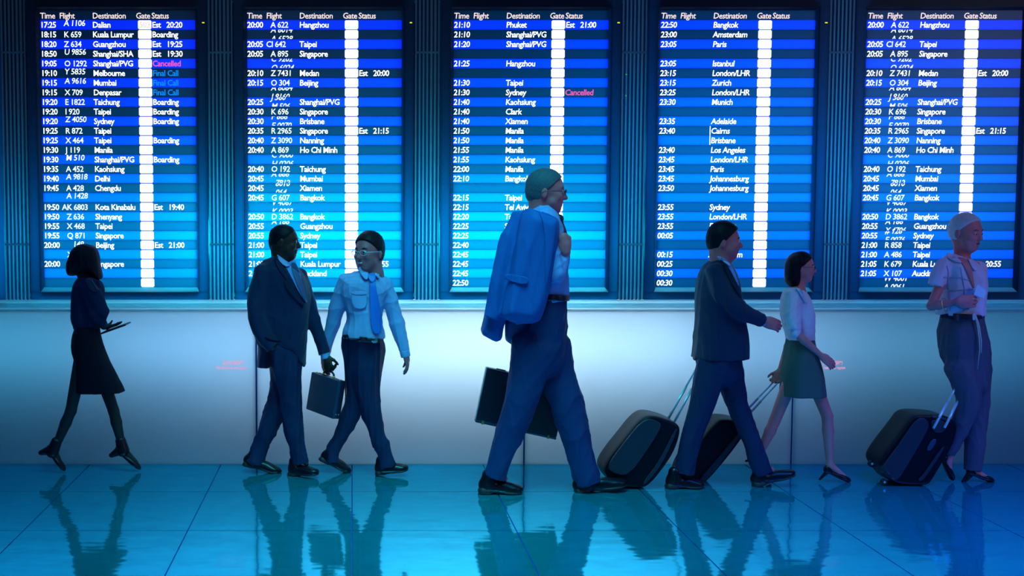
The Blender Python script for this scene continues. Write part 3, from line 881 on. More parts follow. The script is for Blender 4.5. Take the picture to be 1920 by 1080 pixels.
def hand(F, wrist, d, n, S=1.0, thumb=1, curl=(0.35, 0.35, 0.35), tcurl=0.3, spread=0.0, thumb_out=0.7, index=None):
    """hand: d points from the wrist to the knuckles, n out of the palm; thumb = side sign"""
    d = unit(d); n = unit(np.asarray(n) - d * (np.asarray(n) @ d)); s_ = np.cross(d, n) * thumb
    w0 = np.asarray(wrist, float)
    q = lambda a, b, c: w0 + (d * a + s_ * b + n * c) * S
    F.ell(q(0.045, 0, 0), (0.056 * S, 0.041 * S, 0.016 * S), [d, s_, n], k=0.01)
    F.cap(q(0.01, 0.0, 0), q(0.04, 0, 0), 0.024 * S, 0.022 * S, k=0.015)
    tips = []
    for i, (b, L) in enumerate(((0.031, 0.070), (0.0105, 0.079), (-0.0105, 0.074), (-0.031, 0.060))):
        p0 = q(0.082 - 0.004 * abs(i - 1), b, 0.0)
        ang = 0.0; dirv = d + s_ * spread * (1.5 - i) * 0.5
        dirv = unit(dirv); cur = p0; rr = (0.0100, 0.0092, 0.0085, 0.0075)
        F.cap(q(0.05, b * 0.9, 0), p0, 0.0105 * S, 0.0102 * S, k=0.004)
        for j, fr in enumerate((0.46, 0.31, 0.23)):
            ang += index[j] if (index and i == 0) else curl[j]
            dv = dirv * math.cos(ang) + n * math.sin(ang)
            nx_ = cur + dv * L * fr * S
            F.cap(cur, nx_, rr[j] * S, rr[j + 1] * S, k=0.002)
            cur = nx_
        tips.append(cur)
    t0 = q(0.022, 0.026, 0.006)
    dv = unit(d * (1 - thumb_out * 0.5) + s_ * thumb_out + n * 0.25)
    t1 = t0 + dv * 0.036 * S
    F.cap(t0, t1, 0.0135 * S, 0.0105 * S, k=0.010)
    dv2 = unit(dv + n * tcurl + d * 0.5 - s_ * tcurl * 0.7)
    t2 = t1 + dv2 * 0.028 * S
    F.cap(t1, t2, 0.0102 * S, 0.0095 * S, k=0.003)
    t3 = t2 + unit(dv2 + n * tcurl - s_ * tcurl * 0.6) * 0.022 * S
    F.cap(t2, t3, 0.0095 * S, 0.0078 * S, k=0.003)
    return tips

def uv_sphere(c, r, m, name, fig, axes=None, sc3=(1, 1, 1), parent=None, mats=None, fwd=None):
    bm = bmesh.new()
    bmesh.ops.create_uvsphere(bm, u_segments=14, v_segments=10, radius=1.0)
    for v in bm.verts:
        l = np.array(v.co) * r * np.array(sc3)
        if axes is not None: l = axes[0] * l[0] + axes[1] * l[1] + axes[2] * l[2]
        v.co = Vector(np.asarray(c) + l - fig.base)
    me = bpy.data.meshes.new(name)
    if mats and fwd is not None:
        for f_ in bm.faces:
            cc = np.array(f_.calc_center_median()) + fig.base - np.asarray(c)
            f_.material_index = 1 if unit(cc) @ unit(fwd) > 0.86 else 0
    bm.to_mesh(me); bm.free()
    for x in (mats or [m]): me.materials.append(x)
    for p_ in me.polygons: p_.use_smooth = True
    return link(name, me, parent or fig.root)

def tube(name, pts, r, m, parent, base, seg=8, taper=None, closed=False):
    pts = [np.asarray(p_, float) for p_ in pts]
    V, Fc = [], []
    n = len(pts)
    prev = None
    for i, p_ in enumerate(pts):
        if closed: t = unit(pts[(i + 1) % n] - pts[i - 1])
        else: t = unit(pts[min(i + 1, n - 1)] - pts[max(i - 1, 0)])
        if prev is None:
            a = unit(np.cross(t, (0, 1, 0.1)))
        else:
            a = unit(prev - t * (prev @ t))
        prev = a
        b = np.cross(t, a)
        rr = r if taper is None else r * taper[i]
        for j in range(seg):
            an = 2 * math.pi * j / seg
            V.append(p_ + (a * math.cos(an) + b * math.sin(an)) * rr - base)
    rng = n if closed else n - 1
    for i in range(rng):
        for j in range(seg):
            i2 = (i + 1) % n
            Fc.append((i * seg + j, i * seg + (j + 1) % seg, i2 * seg + (j + 1) % seg, i2 * seg + j))
    if not closed:
        Fc.append(tuple(range(seg))[::-1]); Fc.append(tuple((n - 1) * seg + j for j in range(seg)))
    return link(name, mesh_from(name, V, Fc, m, smooth=True), parent)

def face_parts(fig, H, male=True, skin=None, brow=None, smile=False, lips=None, look=None):
    q, S, f = H['q'], H['S'], H['f']
    for sg in (-1, 1):
        uv_sphere(q(0.0825, 0.031 * sg, 0.009), 0.0112 * S, None, 'eye', fig, mats=[M['eye_white'], M['iris']], fwd=look if look is not None else f)
        b = [q(0.088, 0.015 * sg, 0.031), q(0.088, 0.032 * sg, 0.035), q(0.076, 0.048 * sg, 0.029)]
        tube('eyebrow', b, 0.0035 * S, brow, fig.root, fig.base, 6, taper=[1, 1.2, 0.6])
    if smile:
        o = tube('teeth', [q(0.083, -0.022, -0.050), q(0.0925, -0.010, -0.0545), q(0.0945, 0, -0.0555), q(0.0925, 0.010, -0.0545), q(0.083, 0.022, -0.050)], 0.0042 * S, M['teeth'], fig.root, fig.base, 6, taper=[.4, 1, 1, 1, .4])
    if lips:
        tube('lips', [q(0.082, -0.022, -0.052), q(0.093, -0.010, -0.052), q(0.096, 0, -0.053), q(0.093, 0.010, -0.052), q(0.082, 0.022, -0.052)], 0.006 * S, lips, fig.root, fig.base, 6, taper=[.3, 1, 1, 1, .3])

def spectacles(fig, H, m, temple=True):
    """thin frame round each eye, bridge and temples"""
    q, S = H['q'], H['S']
    g_ = thing_part('spectacles', fig)
    for sg in (-1, 1):
        pts = []
        for i in range(16):
            a = 2 * math.pi * i / 16
            pts.append(q(0.104 - 0.006 * abs(math.cos(a)) * (1 if math.cos(a) * sg > 0 else 0.2), 0.033 * sg + 0.024 * math.cos(a), 0.008 + 0.016 * math.sin(a)))
        tube('lens_rim', pts, 0.0018 * S, m, g_, fig.base, 6, closed=True)
        tube('temple', [q(0.100, 0.057 * sg, 0.012), q(0.06, 0.076 * sg, 0.012), q(-0.005, 0.083 * sg, 0.008), q(-0.022, 0.084 * sg, -0.006)], 0.0018 * S, m, g_, fig.base, 6)
    tube('bridge', [q(0.104, -0.010, 0.012), q(0.110, 0, 0.015), q(0.104, 0.010, 0.012)], 0.0018 * S, m, g_, fig.base, 6)
    return g_

def thing_part(name, fig):
    o = bpy.data.objects.new(name, None)
    col.objects.link(o); o.parent = fig.root; o.empty_display_size = 0.05
    return o

def hair_cap(fig, H, m, hairline=0.055, nape=-0.055, grow=0.010, top=0.0, side=True, seed=1, label=None, extra=None, name='hair', h=0.0045, temple=0.0):
    c = H['q'](0, 0, 0); S = H['S']; f, r, u = H['f'], H['r'], H['u']
    R_ = 0.17 * S
    F = Field(c - R_, c + R_, h)
    p0 = H['q'](0.066, 0, hairline + 0.026)
    nn = unit(f * 0.74 - u * 0.67)          # in front of / below the hairline
    # upper scalp
    F.ell(H['q'](-0.010, 0, 0.036), ((0.096 + grow) * S, (0.076 + grow) * S, (0.086 + grow + top) * S), H['ax'], k=0.005,
          clip=[(p0, nn), (H['q'](0, 0, nape + 0.03), -u)])
    # back and sides down to the nape
    F.ell(H['q'](-0.020, 0, 0.005), ((0.086 + grow) * S, (0.070 + grow * .8) * S, (0.088 + grow) * S), H['ax'], k=0.008,
          clip=[(H['q'](-0.004 + temple, 0, 0), unit(f - u * 0.25)), (H['q'](0, 0, nape), -u)])
    if extra: extra(F)
    return fig.put(name, F, m, amp=0.0022, seed=seed, freq=2.2, stretch=(1, 1, 1), label=label)

def man_shoe(fig, heel, toe, dy, top=None, w=0.047, S=1.0, lace=True, dytoe=0.0, lift=0.0):
    """leather shoe; heel and toe are pixels at the sole line (back end, front end)"""
    a = fig.p(heel[0], heel[1], dy); b = fig.p(toe[0], toe[1], dy + dytoe)
    d = unit(b - a); L = np.linalg.norm(b - a)
    up = unit(np.cross(np.cross(d, (0, 0, 1)), d)); s_ = np.cross(d, up)
    q = lambda x, y, z: a + d * x * L + s_ * y * S + up * z * S
    lo = np.minimum(a, b) - 0.10 * S; hi = np.maximum(a, b) + 0.18 * S
    F = Field(lo, hi, 0.0045)
    ax = [d, s_, up]
    F.ell(q(0.20, 0, 0.045), (0.22 * L, 0.036 * S, 0.052 * S), ax, k=0.02)
    F.ell(q(0.50, 0, 0.034), (0.30 * L, 0.040 * S, 0.036 * S), ax, k=0.02)
    F.ell(q(0.76, 0, 0.026), (0.24 * L, 0.044 * S, 0.028 * S), ax, k=0.02)
    F.cap(q(0.24, 0, 0.05), q(0.21, 0, 0.10), 0.037 * S, 0.037 * S, k=0.02)
    o = fig.put('shoe', F, M['shoe'])
    # sole and heel block
    F = Field(lo, hi, 0.005)
    F.ell(q(0.72, 0, 0.010), (0.27 * L, 0.049 * S, 0.012 * S), ax, k=0.01)
    F.ell(q(0.42, 0, 0.014), (0.30 * L, 0.036 * S, 0.009 * S), ax, k=0.01)
    F.cap(q(0.10, -0.012, 0.008), q(0.10, 0.012, 0.008), 0.030 * S, 0.030 * S, k=0.005)
    F.cap(q(0.20, -0.012, 0.008), q(0.20, 0.012, 0.008), 0.028 * S, 0.028 * S, k=0.005)
    # flat underside
    def below(X, Y, Z):
        return -((X - a[0]) * up[0] + (Y - a[1]) * up[1] + (Z - a[2]) * up[2] - 0.001)
    F.F = np.maximum(F.F, below(*F.grid((slice(None),) * 3)))
    fig.put('sole', F, M['rubber'], parent=o, rel=0)
    return o

def pump(fig, heel, toe, dy, hh=0.07, S=1.0, m=None, block=0.012):
    """court shoe: toe = tip pixel, heel = back of the foot at heel-top pixel"""
    m = m or M['shoe']
    a = fig.p(heel[0], heel[1], dy); b = fig.p(toe[0], toe[1], dy)
    d = unit(b - a); L = np.linalg.norm(b - a)
    up = unit(np.cross(np.cross(d, (0, 0, 1)), d)); s_ = np.cross(d, up)
    q = lambda x, y, z: a + d * x * L + s_ * y * S + up * z * S
    lo = np.minimum(a, b) - 0.13 * S; hi = np.maximum(a, b) + 0.10 * S
    F = Field(lo, hi, 0.004)
    ax = [d, s_, up]
    F.ell(q(0.10, 0, 0.015), (0.13 * L, 0.027 * S, 0.034 * S), ax, k=0.015)
    F.ell(q(0.42, 0, 0.000), (0.34 * L, 0.030 * S, 0.016 * S), ax, k=0.02)
    F.ell(q(0.74, 0, 0.004), (0.25 * L, 0.037 * S, 0.019 * S), ax, k=0.02)
    F.cap(q(0.90, 0, 0.0), q(0.975, 0, 0.0), 0.016 * S, 0.009 * S, k=0.015)
    o = fig.put('shoe', F, m)
    F = Field(lo, hi, 0.004)
    foot = q(0.10, 0, -0.012)
    # heel drops square to the sole of the toe part: straight down when the shoe stands
    dn = unit(-up * 0.95 - d * 0.25)
    F.cap(foot, foot + dn * hh, block * 1.5, block, k=0.004)
    F.cap(foot + d * 0.012, foot + dn * hh, block * 1.3, block, k=0.004)
    fig.put('heel', F, m, parent=o)
    return o
def body(fig, J, S, skin, hands=(), h=0.0045, zfine=(), bbox=None, male=True, hh=None, feet=True, look=None, extra=None, slim=1.0, dr=(-0.34, 0.36), part_mats=None):
    """one continuous body: J holds pixel joints (u, v, dy)"""
    u0, v0, u1, v1 = bbox
    F = fig.field(u0, v0, u1, v1, dr[0], dr[1], h, zfine)
    p = {k: fig.p(*v) for k, v in J.items() if k not in ('f', 'hh')}
    H = head(F, p['head'], J['f'], J['hh'] * fig.sc, male)
    q = H['q']
    nr = (0.060 if male else 0.047) * S
    F.cap(q(-0.028, 0, -0.040), p['neck'], nr * (1.03 if male else .95), nr * 1.1, k=0.03)
    F.ell(q(-0.030, 0, -0.010), (0.058 * H['S'], 0.056 * H['S'], 0.072 * H['S']), H['ax'], k=0.03)
    # trunk
    sh = unit(p['shR'] - p['shL']); hips = unit(p['hipR'] - p['hipL'])
    bw_ = np.linalg.norm(p['shR'] - p['shL']) * 0.5
    mid_s = (p['shR'] + p['shL']) / 2; mid_h = (p['hipR'] + p['hipL']) / 2
    fwd = unit(np.cross((0, 0, 1), -sh))
    up_ = unit(mid_s - mid_h)
    ch = mid_s - up_ * 0.10 * S
    F.ell(ch, (min(bw_ * 0.92, 0.15 * S) * slim, 0.080 * S * slim, 0.16 * S), [sh, unit(np.cross(up_, sh)), up_], k=0.03)
    wa = mid_s * 0.45 + mid_h * 0.55
    F.ell(wa, (0.100 * S * slim, 0.072 * S * slim, 0.15 * S), [sh, unit(np.cross(up_, sh)), up_], k=0.04)
    F.ell(mid_h, (0.110 * S * slim, 0.080 * S * slim, 0.10 * S), [hips, unit(np.cross(up_, hips)), up_], k=0.04)
    nb = p['neck'] - np.array([0, 0, 0.03 * S])
    F.cap(nb, p['shR'], 0.036 * S, 0.036 * S, k=0.03)
    F.cap(nb, p['shL'], 0.036 * S, 0.036 * S, k=0.03)
    a = 1.0 if male else 0.85
    for sd in 'RL':
        F.cap(p['sh' + sd], p['el' + sd], 0.042 * S * a, 0.033 * S * a, k=0.02)
        mid = p['el' + sd] * 0.7 + p['wr' + sd] * 0.3
        F.cap(p['el' + sd], mid, 0.033 * S * a, 0.036 * S * a, k=0.01)
        F.cap(mid, p['wr' + sd], 0.036 * S * a, 0.023 * S * a, k=0.01)
        F.cap(p['hip' + sd], p['kn' + sd], 0.070 * S * slim, 0.046 * S * slim, k=0.03)
        cf = p['kn' + sd] * 0.7 + p['an' + sd] * 0.3
        F.cap(p['kn' + sd], cf, 0.045 * S * slim, 0.046 * S * slim, k=0.01)
        F.cap(cf, p['an' + sd], 0.046 * S * slim, (0.024 if male else 0.028) * S * slim, k=0.01)
        F.cap(p['an' + sd], p['an' + sd] * (.5 if male else 0) + p['to' + sd] * (.5 if male else 1), (0.022 if male else 0.028) * S, (0.016 if male else 0.020) * S, k=0.015)
    for hd_ in hands:
        hand(F, **hd_)
    if extra: extra(F, p)
    fig.put('body', F, skin)
    return H, p

def cover_arm(F, p, sd, S, t=0.9, a=1.0, off=0.013, upper=1.0):
    """make a sleeve enclose the arm under it"""
    e = p['sh' + sd] + (p['el' + sd] - p['sh' + sd]) * upper
    F.cap(p['sh' + sd], e, 0.042 * S * a + off, 0.034 * S * a + off, k=0.012)
    if t > 0:
        w_ = p['el' + sd] + (p['wr' + sd] - p['el' + sd]) * t
        F.cap(p['el' + sd], w_, 0.039 * S * a + off, 0.028 * S * a + off * .8, k=0.012)

def cover_leg(F, p, sd, S, slim=1.0, off=0.008, t=0.85):
    F.cap(p['hip' + sd], p['kn' + sd], 0.070 * S * slim + off, 0.046 * S * slim + off, k=0.02)
    a_ = p['kn' + sd] + (p['an' + sd] - p['kn' + sd]) * t
    F.cap(p['kn' + sd], a_, 0.046 * S * slim + off, 0.036 * S * slim + off, k=0.02)

# ---------------------------------------------------------------- man in the dark suit with the briefcase (left pair)
def suited_man():
    Y = floor_y(888)
    g = Figure(Y, 'person in a dark suit and tie with a briefcase, in profile, left of the pair', 525)
    J = dict(head=(533, 455, 0), f=(1, -0.12, -0.06), hh=65, neck=(527, 496, 0), shR=(492, 514, -0.10), shL=(560, 516, 0.09),
             elR=(484, 598, -0.15), wrR=(508, 646, -0.14), elL=(588, 600, 0.06), wrL=(611, 666, 0.03),
             hipR=(520, 655, -0.07), hipL=(545, 655, 0.07), knR=(548, 765, -0.05), anR=(562, 858, -0.05), toR=(588, 882, -0.12),
             knL=(513, 765, 0.05), anL=(478, 858, 0.04), toL=(512, 882, 0.0))
    hk = fig_hand = dict(wrist=g.p(611, 668, 0.03), d=g.p(616, 690, 0.0) - g.p(611, 668, 0.03), n=(0.55, 0.75, 0), S=0.92, thumb=1, curl=(0.9, 1.25, 0.9), tcurl=0.9)
    H, p = body(g, J, 0.93, M['skin_dark'], [hk, dict(wrist=g.p(510, 648, -0.13), d=(0.3, 0.5, -1), n=(0.2, 1, 0), S=0.6, curl=(.4, .4, .3))], zfine=[(415, 500), (655, 712)], bbox=(440, 412, 645, 900), look=(1, -.3, 0))
    face_parts(g, H, brow=M['hair_black'])
    hair_cap(g, H, M['hair_black'], hairline=0.058, grow=0.003, seed=4)
    # trousers
    F = g.field(440, 600, 610, 885, -0.26, 0.26, 0.0065)
    F.loft(g.st([(530, 610, 33, 0, .12), (532, 640, 34, 0, .125), (536, 672, 31, 0, .12)]), k=0.02, flat=(True, False))
    F.loft(g.st([(540, 660, 30, -.05, .09), (543, 700, 25, -.06, .085), (546, 740, 21.5, -.05), (547, 780, 20, -.05), (551, 808, 20.5, -.05), (558, 835, 16.5, -.05), (563, 869, 18, -.05)]), k=0.02, flat=(False, True))
    F.loft(g.st([(530, 670, 27, .05, .09), (528, 715, 22, .06), (518, 762, 21.5, .05), (503, 802, 19.5, .04), (489, 836, 16, .04), (479, 868, 20, .04)]), k=0.02, flat=(False, True))
    for z_ in 'RL': cover_leg(F, p, z_, .93)
    g.put('trousers', F, M['trouser_navy'], amp=0.015, seed=3, freq=0.8, stretch=(1.2, 1, 0.4))
    # jacket
    F = g.field(448, 465, 625, 705, -0.32, 0.28, 0.006)
    main = g.poly([(517, 478), (505, 484), (492, 490), (478, 503), (470, 545), (466, 590), (474, 625), (486, 650), (500, 650), (516, 655), (536, 668), (560, 682), (574, 694), (577, 664), (578, 600), (581, 560), (578, 530), (571, 513), (556, 497), (542, 492), (530, 482)], 0)
    F.pillow(main, Y, 0.145, 0.10, k=0.02)
    F.pillow(g.poly([(476, 600), (484, 650), (482, 670), (479, 700), (490, 712), (512, 712), (508, 668), (515, 645), (520, 600)], 0, 1), Y + 0.02, 0.12, 0.05, k=0.02, zcut=g.zc(None, 688))
    F.loft(g.st([(491, 508, 15, -.09), (481, 550, 15.5, -.12), (479, 595, 15, -.15), (490, 628, 13.5, -.16), (511, 652, 12.5, -.15)]), k=0.022, flat=(False, True))
    F.loft(g.st([(563, 516, 14, .06), (577, 560, 13.5, .07), (588, 600, 13, .06), (600, 636, 12.5, .05), (609, 664, 12.5, .03)]), k=0.022, flat=(False, True))
    for z_ in 'RL': cover_arm(F, p, z_, .93, t=.85)
    fr = F.front()
    jk = g.put('jacket', F, M['suit_navy'], amp=0.010, seed=8, freq=0.7)
    g.applique('shirt_front', [(519, 479), (527, 486), (538, 494), (549, 488), (557, 497), (566, 525), (575, 566), (577, 572), (560, 548), (547, 520), (534, 498)], fr, M['shirt_blue'], dy=-.12, thick=.010, lift=.003)
    g.applique('tie', [(545, 493), (553, 492), (558, 500), (569, 535), (575, 562), (574, 568), (562, 545), (552, 520), (546, 502)], fr, M['tie_grey'], dy=-.12, lift=.012)
    g.applique('shirt_collar', [(516, 477), (524, 481), (538, 492), (545, 494), (540, 502), (527, 494)], fr, M['shirt_pale'], dy=-.12, lift=.012, thick=.012)
    g.applique('shirt_collar', [(545, 494), (550, 486), (555, 492), (552, 500)], fr, M['shirt_pale'], dy=-.12, lift=.012, thick=.012)
    g.applique('lapel', [(512, 480), (520, 484), (534, 503), (548, 530), (565, 560), (573, 578), (560, 566), (540, 545), (532, 528), (538, 524), (528, 512), (520, 500)], fr, M['suit_dark'], parent=None, dy=-.12, lift=.008, thick=.006)
    g.applique('pocket_flap', [(500, 622), (530, 632), (528, 641), (498, 631)], fr, M['suit_dark'], dy=-.12, lift=.004)
    F = g.field(595, 655, 630, 690, -0.08, 0.12, 0.004)
    F.loft(g.st([(609, 660, 9.5, .03), (611, 672, 9.0, .03)]), k=0.004, flat=(True, True))
    g.put('shirt_cuff', F, M['shirt_pale'])
    man_shoe(g, (543, 892), (598, 892), -0.04, S=0.95, dytoe=-0.10)
    man_shoe(g, (455, 872), (527, 891), 0.04, S=0.95, dytoe=-0.02)
    return g

# ---------------------------------------------------------------- oriented case built from real corners
def slab(name, corners, n, thick, m, parent, base, bevel=0.008, seg=2):
    """corners: 4 points of the front face, n: outward normal (to the viewer), thickness behind"""
    c = [np.asarray(x, float) for x in corners]
    n = unit(n)
    V = [x - base for x in c] + [x - n * thick - base for x in c]
    Fc = [(0, 1, 2, 3), (7, 6, 5, 4), (0, 4, 5, 1), (1, 5, 6, 2), (2, 6, 7, 3), (3, 7, 4, 0)]
    me = mesh_from(name, V, Fc, m)
    bm = bmesh.new(); bm.from_mesh(me)
    bmesh.ops.recalc_face_normals(bm, faces=bm.faces)
    if bevel:
        bmesh.ops.bevel(bm, geom=bm.edges[:], offset=bevel, segments=seg, affect='EDGES', profile=0.6)
    bm.to_mesh(me); bm.free()
    return link(name, me, parent)

def briefcase_pair():
    Y = floor_y(888) + 0.02
    tl, tr_, br, bl = P(584, 697, Y + .10), P(635, 714, Y - .12), P(625, 791, Y - .12), P(573, 767, Y + .10)
    w_ = tr_ - tl; up = unit(tl - bl); n = unit(np.cross(up, w_)); 
    if n[1] > 0: n = -n
    # exact rectangle
    wv = unit(w_ - up * (w_ @ up)); Wd = w_ @ wv; Hh = np.linalg.norm(tl - bl)
    tr_ = tl + w_; br = bl + w_
    base = (bl + br) / 2
    b = thing('briefcase', 'dark hard briefcase carried in the hand of the dark-suited man, left pair', 'briefcase', tuple(base))
    slab('front_shell', [tl, bl, br, tr_], n, 0.030, M['leather'], b, base, 0.008)
    t2 = 0.033
    sh = lambda x, d_: x - n * d_
    slab('back_shell', [sh(tl, t2), sh(bl, t2), sh(br, t2), sh(tr_, t2)], n, 0.030, M['case_black'], b, base, 0.008)
    slab('metal_rim', [sh(tl + wv * .004 - up * .002, .029), sh(bl + wv * .004 + up * .002, .029), sh(br - wv * .004 + up * .002, .029), sh(tr_ - wv * .004 - up * .002, .029)], n, 0.005, M['case_black'], b, base, 0)
    mid = sh((tl + tr_) / 2, .031)
    ws = unit(w_)
    tube('handle', [mid - ws * .055, mid - ws * .05 + up * .022, mid - ws * .03 + up * .034, mid + ws * .03 + up * .034, mid + ws * .05 + up * .022, mid + ws * .055], 0.007, M['case_black'], b, base, 8)
    for sg in (-1, 1):
        x = mid + ws * .055 * sg
        tube('handle_mount', [x - up * .004, x + up * .012], 0.009, M['gold'], b, base, 8)
        x = mid + ws * .11 * sg
        slab('latch', [x - ws * .016 + up * .005 + n * .008, x - ws * .016 - up * .002 + n * .008, x + ws * .016 - up * .002 + n * .008, x + ws * .016 + up * .005 + n * .008], n, .016, M['gold'], b, base, .002, 1)
        f_ = sh(br + (tr_ - br) * .12, .031) + ws * .001 + n * .011 * sg
        uv = tube('stud', [f_, f_ + ws * .003], .003, M['metal'], b, base, 8)
    return b

# ---------------------------------------------------------------- man in the pale shirt and blue tie
def shirt_man():
    Y = floor_y(889)
    g = Figure(Y, 'smiling person with glasses in a pale shirt and blue tie, between suit man and centre', 690)
    J = dict(head=(692, 474, 0), f=(-0.62, -0.78, -0.05), hh=72, neck=(702, 514, 0.01), shR=(652, 530, -.01), shL=(722, 534, .02),
             elR=(626, 605, .07), wrR=(608, 668, .12), elL=(744, 606, .0), wrL=(760, 662, -.02),
             hipR=(664, 650, -.0), hipL=(698, 650, .0), knL=(697, 770, -.04), anL=(722, 858, -.05), toL=(750, 875, -.06),
             knR=(662, 765, .05), anR=(622, 856, .05), toR=(648, 880, .04))
    H, p = body(g, J, 0.94, M['skin'], [dict(wrist=g.p(761, 664, -.02), d=(.16, -.05, -1), n=(-1, .2, -.1), S=0.86, thumb=1, curl=(.28, .35, .3), tcurl=.35, thumb_out=.35),
                                        dict(wrist=g.p(608, 670, .12), d=(-.05, 0, -1), n=(1, .3, 0), S=0.86, thumb=-1, curl=(.4, .5, .4), thumb_out=.4)],
                zfine=[(430, 520), (655, 705)], bbox=(590, 428, 785, 900))
    face_parts(g, H, brow=M['hair_brown'], smile=True)
    spectacles(g, H, M['metal'])
    hair_cap(g, H, M['hair_brown'], hairline=0.052, grow=0.010, top=0.006, seed=2)
    # trousers
    F = g.field(590, 622, 760, 885, -0.24, 0.26, 0.0065)
    F.pillow(g.poly([(641, 590), (718, 590), (719, 640), (719, 665), (717, 700), (708, 730), (690, 742), (668, 735), (655, 705), (646, 670), (641, 640)], 0), Y, .125, .11, k=.02, zcut=g.zc(631, None))
    F.loft(g.st([(684, 690, 30, -.03, .10), (690, 740, 22.5, -.04), (700, 785, 19.5, -.04), (708, 820, 15.5, -.05), (720, 848, 15.5, -.05), (726, 874, 19, -.05)]), k=0.02, flat=(False, True))
    F.loft(g.st([(678, 715, 24, .04), (667, 752, 20.5, .05), (655, 782, 19, .05), (638, 818, 15, .05), (624, 842, 13.5, .05), (621, 866, 16.5, .05)]), k=0.02, flat=(False, True))
    for z_ in 'RL': cover_leg(F, p, z_, .94)
    frt = F.front()
    g.put('trousers', F, M['trouser_navy'], amp=0.015, seed=13, freq=0.8, stretch=(1.2, 1, 0.4))
    # shirt
    F = g.field(590, 495, 785, 690, -0.26, 0.28, 0.0055)
    F.pillow(g.poly([(674, 506), (664, 509), (652, 514), (640, 523), (635, 545), (644, 570), (650, 590), (648, 606), (640, 620), (640, 660), (660, 670), (700, 670), (721, 665), (722, 629), (716, 610), (717, 590), (724, 560), (731, 545), (726, 528), (714, 515), (703, 510)], 0), Y, .125, .10, k=.015, zcut=g.zc(None, 634))
    F.loft(g.st([(649, 526, 14, .0), (635, 562, 14, .03), (624, 600, 13, .07), (614, 636, 10.5, .10), (608, 668, 9, .12)]), k=0.02, flat=(False, True))
    F.loft(g.st([(722, 531, 14, .0), (733, 565, 13.5, .0), (743, 600, 13.5, .0), (752, 632, 12.5, -.01), (760, 664, 9.0, -.02)]), k=0.02, flat=(False, True))
    for z_ in 'RL': cover_arm(F, p, z_, .94, t=.85, off=.011)
    fr = F.front()
    sh = g.put('shirt', F, M['shirt_pale'], amp=0.009, seed=21, freq=1.0, stretch=(1, 1, .7))
    g.applique('tie', [(691, 520), (694, 514), (703, 513), (706, 519), (703, 528), (712, 570), (718, 600), (718, 618), (706, 629), (696, 617), (694, 580), (692, 540), (694, 528)], fr, M['tie_blue'], dy=-.12, lift=.012, thick=.010)
    g.applique('tie_knot', [(690, 513), (704, 512), (705, 520), (701, 529), (695, 529), (690, 520)], fr, M['tie_blue'], dy=-.12, lift=.017, thick=.014)
    g.applique('breast_pocket', [(658, 546), (688, 547), (688, 576), (676, 580), (660, 576)], fr, M['shirt_pale'], dy=-.12, lift=.007, thick=.006, it=1)
    g.applique('pocket_flap', [(657, 545), (689, 546), (689, 553), (657, 552)], fr, M['shirt_pale'], dy=-.12, lift=.012, thick=.005)
    g.applique('shirt_collar', [(676, 499), (682, 505), (694, 514), (687, 527), (676, 514), (671, 505)], fr, M['shirt_pale'], dy=-.12, lift=.014, thick=.010)
    g.applique('shirt_collar', [(710, 503), (712, 513), (711, 524), (703, 516), (703, 512)], fr, M['shirt_pale'], dy=-.12, lift=.014, thick=.010)
    F = g.field(745, 655, 780, 680, -.08, .06, .004)
    F.loft(g.st([(758, 657, 9.5, -.02), (761, 669, 9.2, -.02)]), k=.004, flat=(True, True))
    g.put('shirt_cuff', F, M['shirt_pale'])
    be = g.applique('belt', [(641, 627), (680, 631), (718, 635), (717, 644), (680, 640), (642, 636)], frt, M['belt'], dy=-.12, lift=.013, thick=.020)
    g.applique('buckle', [(696, 632), (708, 633), (708, 643), (696, 642)], frt, M['metal'], dy=-.12, lift=.026, thick=.006, parent=None)
    man_shoe(g, (705, 891), (767, 883), -.05, S=.93)
    man_shoe(g, (598, 862), (656, 890), .05, S=.93)
    return g

